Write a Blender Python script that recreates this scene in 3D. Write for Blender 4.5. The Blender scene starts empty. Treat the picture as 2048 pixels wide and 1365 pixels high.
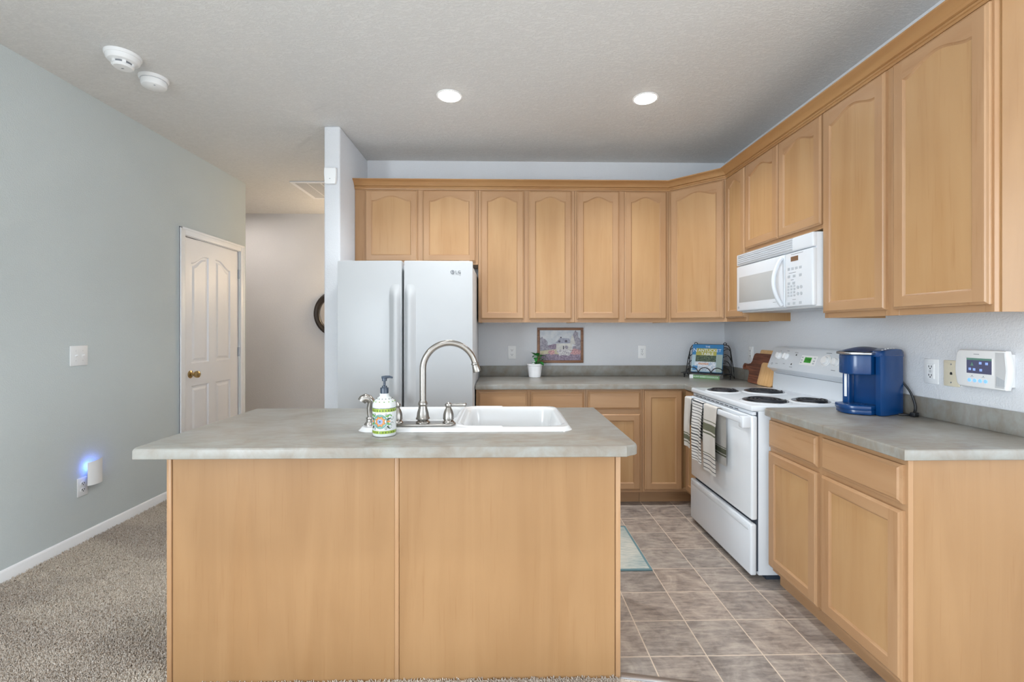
import bpy, bmesh, math, random
import numpy as np
from mathutils import Matrix, Vector
PI = math.pi
SC = bpy.context.scene
COL = SC.collection
random.seed(7)
# ------------------------------------------------------------------ camera, world, exposure, large lights
F_PX, CAM_H = 910.0, 1.315
cam_d = bpy.data.cameras.new('camera')
cam_d.sensor_width = 36.0
cam_d.lens = F_PX / 2048 * 36.0
cam_d.shift_y = -(682.5 - 661.0) / 2048
cam_d.clip_start = 0.05
cam = bpy.data.objects.new('camera', cam_d)
COL.objects.link(cam)
cam.location = (0, 0, CAM_H)
cam.rotation_euler = (PI / 2, 0, -math.atan(19 / F_PX))
SC.camera = cam
SC.view_settings.view_transform = 'Standard'
SC.view_settings.look = 'None'
SC.view_settings.gamma = 1.0
SC.view_settings.use_curve_mapping = False
SC.view_settings.exposure = 0.55
w = bpy.data.worlds.new('world')
SC.world = w
w.use_nodes = True
w.node_tree.nodes['Background'].inputs[0].default_value = (0.80, 0.90, 1.0, 1)
w.node_tree.nodes['Background'].inputs[1].default_value = 1.2


def area(name, loc, rot, sx, sy, watts, colr, shape='RECTANGLE', spread=PI):
    l = bpy.data.lights.new(name, 'AREA')
    l.shape = shape
    l.size = sx
    l.size_y = sy
    l.energy = watts
    l.color = colr
    l.spread = spread
    o = bpy.data.objects.new(name, l)
    COL.objects.link(o)
    o.location = loc
    o.rotation_euler = rot
    return o


# daylight lamps at the unseen living room's windows; the left side window is added
DAY = (0.82, 0.92, 1.0)
area('daylight_window', (-1.05, -4.16, 1.45), (PI / 2, 0, 0), 1.9, 1.9, 13, DAY)
area('daylight_window', (1.75, -4.16, 1.25), (PI / 2, 0, 0), 1.9, 2.3, 15, DAY)
area('unseen_side_window_lamp', (4.16, -1.6, 1.45), (PI / 2, 0, PI / 2), 2.2, 1.9, 70, DAY)
area('unseen_side_window_lamp', (-2.56, -1.9, 1.45), (PI / 2, 0, -PI / 2), 2.2, 1.9, 145, DAY)  # added left window lamp, brightens the range and right-hand fronts
sun = bpy.data.lights.new('sun', 'SUN')
sun.energy = 10  # sun added so its bounce off the living-room floor lifts the ceiling
sun.angle = 0.01
sun.color = (0.98, 0.98, 1.0)
suno = bpy.data.objects.new('sun', sun)
COL.objects.link(suno)
suno.rotation_euler = (math.radians(36), 0, math.radians(-8))


def down_spot(x, y, watts, cone=2.3, z=2.78):
    l = bpy.data.lights.new('recessed_or_fill_lamp', 'SPOT')
    l.energy = watts
    l.color = (0.93, 0.97, 1.0)
    l.spot_size = cone
    l.spot_blend = 0.9
    l.shadow_soft_size = 0.07
    o = bpy.data.objects.new('recessed_or_fill_lamp', l)
    COL.objects.link(o)
    o.location = (x, y, z)


# unseen fill lamps added around the camera, then the kitchen's two recessed lights
for lx, ly, lw_ in ((-1.75, 0.9, 50), (-0.35, 0.9, 22), (0.95, 0.9, 20), (-0.9, -1.6, 28), (1.6, -1.6, 24), (-0.9, -3.0, 28), (1.6, -3.0, 28)):
    down_spot(lx, ly, lw_)
for lx in (-0.336, 0.915):
    down_spot(lx, 2.89, 68, 2.3)


# ------------------------------------------------------------------ materials
def c(r, g, b):
    f = lambda v: (v / 255 / 12.92) if v <= 10 else ((v / 255 + 0.055) / 1.055) ** 2.4
    return (f(r), f(g), f(b), 1.0)


class NT:
    def __init__(s, name):
        s.m = bpy.data.materials.new(name)
        s.m.use_nodes = True
        s.t = s.m.node_tree
        s.b = s.t.nodes['Principled BSDF']

    def n(s, typ, **kw):
        nd = s.t.nodes.new(typ)
        for k, v in kw.items():
            setattr(nd, k, v)
        return nd

    def l(s, a, b):
        s.t.links.new(a, b)

    def set(s, **kw):
        for k, v in kw.items():
            s.b.inputs[k.replace('_', ' ')].default_value = v

    def coords(s, scale=(1, 1, 1), rnd=True):
        tc = s.n('ShaderNodeTexCoord')
        mp = s.n('ShaderNodeMapping')
        mp.inputs['Scale'].default_value = scale
        if rnd:
            oi = s.n('ShaderNodeObjectInfo')
            mu = s.n('ShaderNodeVectorMath', operation='SCALE')
            mu.inputs[0].default_value = (13.7, 7.3, 9.1)
            s.l(oi.outputs['Random'], mu.inputs['Scale'])
            ad = s.n('ShaderNodeVectorMath', operation='ADD')
            s.l(tc.outputs['Object'], ad.inputs[0])
            s.l(mu.outputs[0], ad.inputs[1])
            s.l(ad.outputs[0], mp.inputs['Vector'])
        else:
            s.l(tc.outputs['Object'], mp.inputs['Vector'])
        return mp.outputs[0]

    def noise(s, vec, scale, detail=4, rough=0.5, dist=0.0):
        nd = s.n('ShaderNodeTexNoise')
        nd.inputs['Scale'].default_value = scale
        nd.inputs['Detail'].default_value = detail
        nd.inputs['Roughness'].default_value = rough
        nd.inputs['Distortion'].default_value = dist
        s.l(vec, nd.inputs['Vector'])
        return nd.outputs['Fac']

    def ramp(s, fac, stops):
        r = s.n('ShaderNodeValToRGB')
        els = r.color_ramp.elements
        while len(els) < len(stops):
            els.new(0.5)
        for e, (p, col) in zip(els, stops):
            e.position = p
            e.color = col
        s.l(fac, r.inputs[0])
        return r.outputs['Color']

    def mix(s, fac, a, b, mode='MIX'):
        m = s.n('ShaderNodeMix', data_type='RGBA', blend_type=mode)
        for sock, v in ((m.inputs[0], fac), (m.inputs[6], a), (m.inputs[7], b)):
            if hasattr(v, 'type') and hasattr(v, 'links'):
                s.l(v, sock)
            else:
                sock.default_value = v
        return m.outputs[2]

    def math(s, op, a, b=None):
        m = s.n('ShaderNodeMath', operation=op)
        for i, v in enumerate((a, b)):
            if v is None:
                continue
            if hasattr(v, 'links'):
                s.l(v, m.inputs[i])
            else:
                m.inputs[i].default_value = v
        return m.outputs[0]

    def bump(s, h, strength, dist=0.01):
        b = s.n('ShaderNodeBump')
        b.inputs['Strength'].default_value = strength
        b.inputs['Distance'].default_value = dist
        s.l(h, b.inputs['Height'])
        s.l(b.outputs[0], s.b.inputs['Normal'])

    def base(s, col):
        if hasattr(col, 'links'):
            s.l(col, s.b.inputs['Base Color'])
        else:
            s.b.inputs['Base Color'].default_value = col


def plain(name, col, rough=0.5, metal=0.0, spec=0.5, emit=None, estr=0.0, coat=0.0, vary=0.03):
    t = NT(name)
    v = t.coords()
    n = t.noise(v, 6, 3)
    a = tuple(max(0, x * (1 - vary)) for x in col[:3]) + (1,)
    b = tuple(min(1, x * (1 + vary)) for x in col[:3]) + (1,)
    t.base(t.ramp(n, [(0.3, a), (0.7, b)]))
    t.set(Roughness=rough, Metallic=metal, Specular_IOR_Level=spec, Coat_Weight=coat)
    if emit:
        t.b.inputs['Emission Color'].default_value = emit
        t.b.inputs['Emission Strength'].default_value = estr
    return t.m


def maple(name, axis, dark, light, rough=0.36, streak=0.5):
    t = NT(name)
    along, across = 0.5, 5.0
    sc = [across, across, across]
    sc[axis] = along
    v = t.coords(tuple(sc))
    n1 = t.noise(v, 1.6, 4, 0.5, 1.2)
    sc2 = [70, 70, 70]
    sc2[axis] = 3.0
    v2 = t.coords(tuple(sc2))
    n2 = t.noise(v2, 1.0, 3, 0.6)
    v3 = t.coords((1, 1, 1))
    n3 = t.noise(v3, 2.2, 2)
    f = t.math('ADD', t.math('MULTIPLY', n1, 0.62), t.math('MULTIPLY', n3, 0.38))
    col = t.ramp(f, [(0.36, dark), (0.62, light)])
    fleck = t.ramp(n2, [(0.27, (0.82, 0.72, 0.62, 1)), (0.42, (1, 1, 1, 1))])
    col = t.mix(streak, col, fleck, 'MULTIPLY')
    # wavy cathedral figure
    wv = t.n('ShaderNodeTexWave', wave_type='RINGS', rings_direction='X' if axis != 0 else 'Z')
    wv.inputs['Scale'].default_value = 0.9
    wv.inputs['Distortion'].default_value = 7.0
    wv.inputs['Detail'].default_value = 2
    wv.inputs['Detail Scale'].default_value = 0.8
    t.l(v, wv.inputs['Vector'])
    fig = t.ramp(wv.outputs['Fac'], [(0.0, (0.92, 0.87, 0.80, 1)), (0.25, (1, 1, 1, 1))])
    col = t.mix(0.55, col, fig, 'MULTIPLY')
    t.base(col)
    t.set(Roughness=rough, Specular_IOR_Level=0.45)
    return t.m


M = {}
MD, ML = c(174, 134, 91), c(184, 146, 103)
FD, FL = c(168, 129, 93), c(178, 141, 105)
PD, PL = c(152, 115, 77), c(163, 126, 87)
M['maple_v'] = maple('maple_vertical', 2, MD, ML)
M['maple_x'] = maple('maple_across', 0, FD, FL)
M['maple_y'] = maple('maple_lengthwise', 1, FD, FL)
M['maple_f'] = maple('maple_frame', 2, FD, FL)
M['maple_p'] = maple('maple_panel', 2, PD, PL, 0.4, 0.4)
M['crown'] = maple('maple_crown', 0, c(164, 120, 76), c(174, 133, 88), 0.4)
M['crown_y'] = maple('maple_crown_side', 1, c(164, 120, 76), c(174, 133, 88), 0.4)


def wallmat(name, col, bump=0.25, scale=160, rough=0.85):
    t = NT(name)
    v = t.coords((1, 1, 1), False)
    n = t.noise(v, scale, 3, 0.5)
    n0 = t.noise(v, 1.3, 2)
    a = tuple(x * 0.97 for x in col[:3]) + (1,)
    b = tuple(min(1, x * 1.03) for x in col[:3]) + (1,)
    t.base(t.ramp(n0, [(0.35, a), (0.65, b)]))
    t.bump(t.ramp(n, [(0.42, (0, 0, 0, 1)), (0.62, (1, 1, 1, 1))]), bump, 0.003)
    t.set(Roughness=rough, Specular_IOR_Level=0.3)
    return t.m


M['wall'] = wallmat('wall_paint', c(220, 222, 226), 0.28, 150)
M['wall_shaded'] = wallmat('wall_paint_shaded', c(200, 208, 209), 0.25, 150)  # left wall: its dimmer light is put into a darker wall colour


def ceilmat():
    t = NT('ceiling_knockdown')
    v = t.coords((1, 2.2, 1), False)
    n = t.noise(v, 26, 6, 0.6, 1.6)
    t.base(t.ramp(n, [(0.4, c(214, 214, 213)), (0.6, c(222, 222, 221))]))
    t.bump(t.ramp(n, [(0.46, (0, 0, 0, 1)), (0.56, (1, 1, 1, 1))]), 0.3, 0.005)
    t.set(Roughness=0.9, Specular_IOR_Level=0.2)
    return t.m


M['ceiling'] = ceilmat()


def laminate():
    t = NT('counter_laminate')
    v = t.coords((1, 1, 1), False)
    n1 = t.noise(v, 5.0, 6, 0.6, 0.9)
    n2 = t.noise(t.coords((2, 5, 2), False), 7.0, 5, 0.6, 0.5)
    col = t.ramp(n1, [(0.30, c(120, 114, 105)), (0.45, c(136, 131, 122)), (0.58, c(144, 143, 137)), (0.75, c(160, 160, 158))])
    col2 = t.ramp(n2, [(0.38, c(128, 114, 100)), (0.62, c(151, 153, 149))])
    t.base(t.mix(0.35, col, col2))
    t.set(Roughness=0.3, Specular_IOR_Level=0.38)
    t.bump(t.noise(v, 500, 2), 0.05, 0.0006)
    return t.m


M['laminate'] = laminate()


def tilemat():
    t = NT('slate_tile')
    TX, TY, X0, Y0 = 0.2312, 0.2235, 1.0555, 1.82
    g = t.n('ShaderNodeNewGeometry')
    sp = t.n('ShaderNodeSeparateXYZ')
    t.l(g.outputs['Position'], sp.inputs[0])
    u = t.math('DIVIDE', t.math('SUBTRACT', sp.outputs[0], X0), TX)
    vv = t.math('DIVIDE', t.math('SUBTRACT', sp.outputs[1], Y0), TY)
    def edge(a, wd):
        f = t.math('FRACT', a)
        d = t.math('MINIMUM', f, t.math('SUBTRACT', 1.0, f))
        return t.math('LESS_THAN', d, wd)
    grout = t.math('MAXIMUM', edge(u, 0.011), edge(vv, 0.011))
    cb = t.n('ShaderNodeCombineXYZ')
    t.l(t.math('FLOOR', u), cb.inputs[0])
    t.l(t.math('FLOOR', vv), cb.inputs[1])
    wn = t.n('ShaderNodeTexWhiteNoise', noise_dimensions='3D')
    t.l(cb.outputs[0], wn.inputs['Vector'])
    off = t.n('ShaderNodeVectorMath', operation='MULTIPLY_ADD')
    t.l(wn.outputs['Color'], off.inputs[0])
    off.inputs[1].default_value = (30, 30, 30)
    t.l(g.outputs['Position'], off.inputs[2])
    n1 = t.noise(off.outputs[0], 7, 8, 0.68, 0.8)
    mp = t.n('ShaderNodeMapping')
    mp.inputs['Scale'].default_value = (1, 4.5, 1)
    t.l(off.outputs[0], mp.inputs['Vector'])
    n2 = t.noise(mp.outputs[0], 12, 6, 0.65, 0.4)
    col = t.ramp(n1, [(0.34, c(116, 103, 96)), (0.46, c(150, 138, 130)), (0.54, c(170, 157, 147)), (0.66, c(196, 184, 172))])
    col2 = t.ramp(n2, [(0.40, c(120, 112, 108)), (0.60, c(184, 171, 158))])
    col = t.mix(0.45, col, col2)
    tone = t.ramp(wn.outputs['Value'], [(0.0, (0.84, 0.86, 0.88, 1)), (1.0, (1.04, 1.0, 0.97, 1))])
    col = t.mix(1.0, col, tone, 'MULTIPLY')
    col = t.mix(grout, col, c(205, 188, 170))
    t.base(col)
    t.set(Roughness=0.42, Specular_IOR_Level=0.4)
    t.bump(n1, 0.12, 0.003)
    return t.m


M['tile'] = tilemat()


def carpetmat():
    t = NT('carpet_pile')
    v = t.coords((1, 1, 1), False)
    n = t.noise(v, 130, 3, 0.7)
    sm = t.coords((0.5, 1.7, 1), False)
    n2 = t.noise(sm, 1.4, 2, 0.5, 0.6)
    col = t.ramp(n, [(0.33, c(128, 108, 90)), (0.43, c(200, 184, 166)), (0.54, c(226, 214, 200)), (0.72, c(242, 236, 228))])
    tone = t.ramp(n2, [(0.42, (0.82, 0.81, 0.82, 1)), (0.54, (1, 1, 1, 1))])
    t.base(t.mix(1.0, col, tone, 'MULTIPLY'))
    t.set(Roughness=0.95, Specular_IOR_Level=0.1)
    t.bump(n, 0.6, 0.01)
    return t.m


M['carpet'] = carpetmat()
M['white_paint'] = plain('white_paint', c(236, 236, 238), 0.4, vary=0.01)
M['trim_white'] = plain('trim_white', c(240, 241, 243), 0.4, vary=0.01)
M['appliance'] = plain('appliance_white', c(216, 221, 227), 0.22, spec=0.5, coat=0.2, vary=0.01)
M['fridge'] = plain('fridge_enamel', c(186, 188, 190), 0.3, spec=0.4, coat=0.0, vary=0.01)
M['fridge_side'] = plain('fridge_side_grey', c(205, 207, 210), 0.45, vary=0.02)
M['porcelain'] = plain('sink_enamel', c(212, 212, 212), 0.12, coat=0.3, vary=0.005)
M['plastic'] = plain('white_plastic', c(236, 237, 238), 0.4, vary=0.01)
M['plastic_grey'] = plain('grey_plastic', c(204, 206, 208), 0.45, vary=0.02)
M['ivory'] = plain('ivory_plastic', c(226, 217, 194), 0.4, vary=0.02)
M['dark'] = plain('dark_slot', c(28, 28, 30), 0.6)
M['shadow_gap'] = plain('dark_grey_gap', c(52, 60, 72), 0.5)
M['print'] = plain('printed_grey', c(120, 124, 130), 0.5)
M['print_light'] = plain('printed_light_grey', c(176, 182, 188), 0.5)
M['nickel'] = plain('brushed_nickel', c(158, 154, 149), 0.28, 1.0, vary=0.05)
M['chrome'] = plain('chrome', c(214, 216, 220), 0.12, 1.0, vary=0.02)
M['steel'] = plain('satin_steel', c(190, 192, 196), 0.3, 1.0, vary=0.04)
M['brass'] = plain('antique_brass', c(190, 164, 116), 0.24, 1.0, vary=0.05)
M['coil'] = plain('burner_coil_black', c(34, 36, 42), 0.45, vary=0.2)
M['drip'] = plain('drip_pan_chrome', c(150, 150, 152), 0.25, 1.0, vary=0.1)
M['blue'] = plain('navy_blue_plastic', c(4, 58, 112), 0.26, spec=0.5, coat=0.15, vary=0.04)
M['blue_dark'] = plain('dark_blue_plastic', c(6, 34, 76), 0.3, vary=0.04)
M['black'] = plain('black_plastic', c(24, 26, 30), 0.35, vary=0.1)
M['black_iron'] = plain('black_wire_iron', c(16, 16, 18), 0.45, vary=0.1)
M['pump'] = plain('slate_pump_plastic', c(52, 62, 76), 0.25, vary=0.05)
M['leaf'] = plain('leaf_green', c(44, 124, 52), 0.45, vary=0.35)
M['soil'] = plain('potting_soil', c(60, 46, 36), 0.95, vary=0.3)
M['mirror'] = plain('mirror_glass', c(225, 222, 218), 0.03, 1.0, vary=0.0)
M['bronze'] = plain('bronze_black_frame', c(46, 40, 36), 0.35, vary=0.2)
M['lamp'] = plain('downlight_lens', c(255, 255, 255), 0.4, emit=(1.0, 0.97, 0.93, 1), estr=14.0)
M['lcd_green'] = plain('green_clock_display', c(44, 140, 50), 0.3, emit=c(50, 150, 50), estr=0.15)
M['lcd_brown'] = plain('brown_clock_display', c(120, 92, 70), 0.3)
M['screen'] = plain('keypad_screen', c(70, 72, 96), 0.25, emit=c(72, 74, 100), estr=0.35)
M['screen_green'] = plain('keypad_screen_bar', c(84, 120, 108), 0.3, emit=c(84, 120, 108), estr=0.3)
M['icon'] = plain('keypad_icon', c(130, 150, 200), 0.3, emit=c(120, 150, 210), estr=0.5)
M['key_blue'] = plain('keypad_lit_button', c(120, 165, 240), 0.4, emit=c(110, 160, 250), estr=0.7)
M['oven_glass'] = plain('oven_white_glass', c(222, 227, 232), 0.12, coat=0.4, vary=0.01)
M['mw_window'] = plain('microwave_window_mesh', c(178, 180, 180), 0.35, vary=0.02)
M['rug'] = None


def rugmat():
    t = NT('rug_weave')
    v = t.coords((3, 26, 3), False)
    n = t.noise(v, 5, 6, 0.7, 0.3)
    n2 = t.noise(t.coords((1, 1, 1), False), 3.0, 3)
    col = t.ramp(n, [(0.36, c(128, 146, 146)), (0.5, c(172, 178, 172)), (0.62, c(208, 204, 192))])
    col2 = t.ramp(n2, [(0.4, c(150, 170, 172)), (0.6, c(212, 208, 196))])
    t.base(t.mix(0.45, col, col2))
    t.set(Roughness=0.95, Specular_IOR_Level=0.1)
    t.bump(n, 0.4, 0.003)
    return t.m


M['rug'] = rugmat()
M['rug_edge'] = plain('rug_binding_teal', c(104, 134, 140), 0.9)


def woodmat(name, axis, dark, light, scale=7, rough=0.45):
    t = NT(name)
    sc = [scale * 2.2] * 3
    sc[axis] = scale * 0.16
    v = t.coords(tuple(sc))
    n = t.noise(v, 2.2, 6, 0.6, 0.9)
    t.base(t.ramp(n, [(0.32, dark), (0.66, light)]))
    t.set(Roughness=rough, Specular_IOR_Level=0.4)
    return t.m


M['walnut'] = woodmat('walnut_board', 1, c(66, 32, 22), c(138, 84, 62), 12)
M['bamboo'] = woodmat('bamboo_board', 2, c(206, 158, 104), c(222, 180, 128), 14)
M['bamboo_y'] = woodmat('bamboo_board_long', 1, c(204, 162, 112), c(220, 182, 134), 14)
M['frame_brown'] = woodmat('picture_frame_wood', 0, c(116, 82, 62), c(146, 106, 80), 10)


def fabric(name, col, bump=0.35):
    t = NT(name)
    v = t.coords((1, 1, 1), False)
    n = t.noise(v, 420, 2, 0.6)
    a = tuple(x * 0.88 for x in col[:3]) + (1,)
    t.base(t.ramp(n, [(0.35, a), (0.65, col)]))
    t.set(Roughness=0.95, Specular_IOR_Level=0.1)
    t.bump(n, bump, 0.002)
    return t.m


M['linen'] = fabric('linen_beige', c(212, 208, 202))
M['linen_white'] = fabric('linen_white', c(232, 231, 228))
M['stripe_olive'] = fabric('woven_olive_stripe', c(112, 114, 96))
M['stripe_dark'] = fabric('woven_charcoal_stripe', c(84, 86, 90))
M['paper'] = plain('paper_pages', c(226, 224, 216), 0.8)


# ------------------------------------------------------------------ mesh builder
class MB:
    def __init__(s):
        s.v, s.f, s.m = [], [], []

    def add(s, vs, fs, mi=0, mat=None):
        o = len(s.v)
        if mat is not None:
            vs = [mat @ Vector(p) for p in vs]
        s.v += [tuple(p) for p in vs]
        s.f += [tuple(i + o for i in f) for f in fs]
        s.m += [mi] * len(fs)
        return s

    def bm(s, b, mi=0, mat=None):
        b.verts.index_update()
        s.add([v.co.copy() for v in b.verts], [[v.index for v in f.verts] for f in b.faces], mi, mat)
        b.free()
        return s

    def box(s, x0, x1, y0, y1, z0, z1, bev=0.0, seg=2, mi=0, mat=None):
        b = bmesh.new()
        bmesh.ops.create_cube(b, size=1)
        for v in b.verts:
            v.co = Vector((x0 + (v.co.x + .5) * (x1 - x0), y0 + (v.co.y + .5) * (y1 - y0), z0 + (v.co.z + .5) * (z1 - z0)))
        if bev > 0:
            bmesh.ops.bevel(b, geom=list(b.edges), offset=bev, segments=seg, profile=0.5, affect='EDGES')
        bmesh.ops.recalc_face_normals(b, faces=b.faces)
        return s.bm(b, mi, mat)

    def prism(s, poly, t0, t1, plane='XY', bev=0.0, seg=2, mi=0, mat=None):
        """polygon in a plane extruded along the third axis from t0 to t1"""
        b = bmesh.new()
        def P(p, t):
            return {'XY': (p[0], p[1], t), 'XZ': (p[0], t, p[1]), 'YZ': (t, p[0], p[1])}[plane]
        n = len(poly)
        lo = [b.verts.new(P(p, t0)) for p in poly]
        hi = [b.verts.new(P(p, t1)) for p in poly]
        b.faces.new(lo[::-1])
        b.faces.new(hi)
        for i in range(n):
            b.faces.new((lo[i], lo[(i + 1) % n], hi[(i + 1) % n], hi[i]))
        bmesh.ops.recalc_face_normals(b, faces=b.faces)
        if bev > 0:
            es = [e for e in b.edges if (e.verts[0] in lo and e.verts[1] in lo) or (e.verts[0] in hi and e.verts[1] in hi)]
            bmesh.ops.bevel(b, geom=es, offset=bev, segments=seg, profile=0.5, affect='EDGES')
        return s.bm(b, mi, mat)

    def lathe(s, prof, org=(0, 0, 0), n=32, mi=0, mat=None, cap=True):
        vs, fs = [], []
        for r, z in prof:
            for i in range(n):
                a = 2 * PI * i / n
                vs.append((org[0] + r * math.cos(a), org[1] + r * math.sin(a), org[2] + z))
        for j in range(len(prof) - 1):
            for i in range(n):
                k = (i + 1) % n
                fs.append((j * n + i, j * n + k, (j + 1) * n + k, (j + 1) * n + i))
        if cap:
            fs.append(tuple(range(n))[::-1])
            fs.append(tuple((len(prof) - 1) * n + i for i in range(n)))
        return s.add(vs, fs, mi, mat)

    def cyl(s, p0, p1, r0, r1=None, n=20, mi=0):
        p0, p1 = Vector(p0), Vector(p1)
        d = p1 - p0
        mat = Matrix.Translation(p0) @ d.to_track_quat('Z', 'Y').to_matrix().to_4x4()
        return s.lathe([(r0, 0), (r1 if r1 is not None else r0, d.length)], n=n, mi=mi, mat=mat)

    def tube(s, pts, r, n=10, closed=False, mi=0):
        pts = [Vector(p) for p in pts]
        N = len(pts)
        rs = r if isinstance(r, (list, tuple)) else [r] * N
        tan = []
        for i in range(N):
            a = pts[(i - 1) % N] if closed or i > 0 else pts[i]
            b = pts[(i + 1) % N] if closed or i < N - 1 else pts[i]
            tan.append((b - a).normalized())
        up = Vector((0, 0, 1)) if abs(tan[0].z) < 0.9 else Vector((1, 0, 0))
        nx = tan[0].cross(up).normalized()
        vs, fs = [], []
        for i in range(N):
            nx = (nx - tan[i] * nx.dot(tan[i])).normalized()
            ny = tan[i].cross(nx)
            for k in range(n):
                a = 2 * PI * k / n
                vs.append(pts[i] + (nx * math.cos(a) + ny * math.sin(a)) * rs[i])
        for i in range(N if closed else N - 1):
            j = (i + 1) % N
            for k in range(n):
                l = (k + 1) % n
                fs.append((i * n + k, i * n + l, j * n + l, j * n + k))
        if not closed:
            fs.append(tuple(range(n))[::-1])
            fs.append(tuple((N - 1) * n + k for k in range(n)))
        return s.add(vs, fs, mi)

    def grid(s, fn, nu, nv, mi=0, mat=None, flip=False):
        vs = [fn(i / nu, j / nv) for j in range(nv + 1) for i in range(nu + 1)]
        W = nu + 1
        fs = [(j * W + i, j * W + i + 1, (j + 1) * W + i + 1, (j + 1) * W + i) for j in range(nv) for i in range(nu)]
        if flip:
            fs = [f[::-1] for f in fs]
        mis = mi if callable(mi) else None
        s.add(vs, fs, 0 if mis else mi, mat)
        if mis:
            k = len(s.m) - len(fs)
            for j in range(nv):
                for i in range(nu):
                    s.m[k + j * nu + i] = mis((i + .5) / nu, (j + .5) / nv)
        return s

    def sphere(s, ctr, r, n=16, mi=0, sx=1, sy=1, sz=1):
        b = bmesh.new()
        bmesh.ops.create_uvsphere(b, u_segments=n, v_segments=max(6, n // 2), radius=r)
        for v in b.verts:
            v.co = Vector((v.co.x * sx, v.co.y * sy, v.co.z * sz)) + Vector(ctr)
        return s.bm(b, mi)

    def text(s, body, size, mat, mi=0, depth=0.0004, sx=1.0, align='CENTER'):
        cu = bpy.data.curves.new('lettering', 'FONT')
        cu.body = body
        cu.size = size
        cu.align_x = align
        cu.align_y = 'CENTER'
        cu.extrude = depth
        cu.resolution_u = 3
        o = bpy.data.objects.new('lettering', cu)
        COL.objects.link(o)
        dg = bpy.context.evaluated_depsgraph_get()
        me = bpy.data.meshes.new_from_object(o.evaluated_get(dg))
        s.add([mat @ Vector((v.co.x * sx, v.co.y, v.co.z)) for v in me.vertices], [tuple(p.vertices) for p in me.polygons], mi)
        bpy.data.objects.remove(o)
        bpy.data.curves.remove(cu)
        bpy.data.meshes.remove(me)
        return s


WM = {}


def mesh_obj(name, mb, mats, inv=None, smooth=0.55):
    me = bpy.data.meshes.new(name)
    vs = mb.v if inv is None else [tuple(inv @ Vector(p)) for p in mb.v]
    me.from_pydata(vs, [], mb.f)
    for m_ in (mats if isinstance(mats, (list, tuple)) else [mats]):
        me.materials.append(M[m_] if isinstance(m_, str) else m_)
    me.polygons.foreach_set('material_index', mb.m)
    me.polygons.foreach_set('use_smooth', [True] * len(me.polygons))
    me.set_sharp_from_angle(angle=smooth)
    me.update()
    o = bpy.data.objects.new(name, me)
    COL.objects.link(o)
    return o


def tag(o, label, cat, group=None):
    o['label'] = label
    o['category'] = cat
    if group:
        o['group'] = group
    return o


def thing(name, label, cat, loc=(0, 0, 0), rotz=0.0, group=None):
    o = bpy.data.objects.new(name, None)
    o.empty_display_size = 0.05
    COL.objects.link(o)
    o.location = loc
    o.rotation_euler = (0, 0, rotz)
    WM[o.name] = Matrix.Translation(loc) @ Matrix.Rotation(rotz, 4, 'Z')
    return tag(o, label, cat, group)


def part(name, mb, mats, parent, world=False, local=None, label=None, smooth=0.55):
    """a child mesh: mesh given in the parent's own frame, in world space, or placed by a local matrix"""
    pw = WM[parent.name]
    o = mesh_obj(name, mb, mats, pw.inverted() if world else None, smooth)
    o.parent = parent
    if local is not None:
        o.matrix_local = local
    WM[o.name] = pw @ (local if local is not None else Matrix())
    if label:
        o['label'] = label
    return o


def single(name, mb, mats, label, cat, loc=(0, 0, 0), group=None, smooth=0.55):
    o = mesh_obj(name, mb, mats, Matrix.Translation(loc).inverted(), smooth)
    o.location = loc
    WM[o.name] = Matrix.Translation(loc)
    return tag(o, label, cat, group)


def struct(name, mb, mats, parent=None, smooth=0.55):
    o = mesh_obj(name, mb, mats, None, smooth)
    if parent is None:
        o['kind'] = 'structure'
    else:
        o.parent = parent
    WM[o.name] = Matrix()
    return o


def T(x, y, z, rz=0.0):
    return Matrix.Translation((x, y, z)) @ Matrix.Rotation(rz, 4, 'Z')


# ------------------------------------------------------------------ the room
DY, XR, XL, ZC = 4.0, 1.97, -2.60, 2.80
LW_END, FAR_Y = 4.66, 5.85
struct('floor', MB().prism([(-1.24, 1.75), (0.44, 1.722), (1.40, 1.53), (XR, 1.53), (XR, DY), (-1.24, DY)], -0.05, 0.0), 'tile')
struct('floor_carpet', MB().prism([(-5.2, FAR_Y), (-5.2, LW_END), (XL, LW_END), (XL, -4.2), (4.2, -4.2), (4.2, 1.42), (XR, 1.42), (XR, 1.53), (1.40, 1.53), (0.44, 1.722), (-1.24, 1.75), (-1.24, DY), (-1.18, DY), (-1.18, FAR_Y)], -0.05, 0.001), 'carpet')
struct('ceiling', MB().box(-5.3, 4.3, -4.3, FAR_Y + .1, ZC, ZC + 0.08), 'ceiling')
struct('wall_back', MB().box(-1.18, XR + .1, DY, DY + .1, 0, ZC), 'wall')
struct('wall_right', MB().box(XR, XR + .1, 1.42, DY, 0, ZC), 'wall')
struct('wall_right_return', MB().box(XR + .1, 4.3, 1.42, 1.52, 0, ZC), 'wall')
struct('wall_stub', MB().box(-1.296, -1.18, 3.33, FAR_Y, 0, ZC, 0.012, 3), 'wall')
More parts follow.
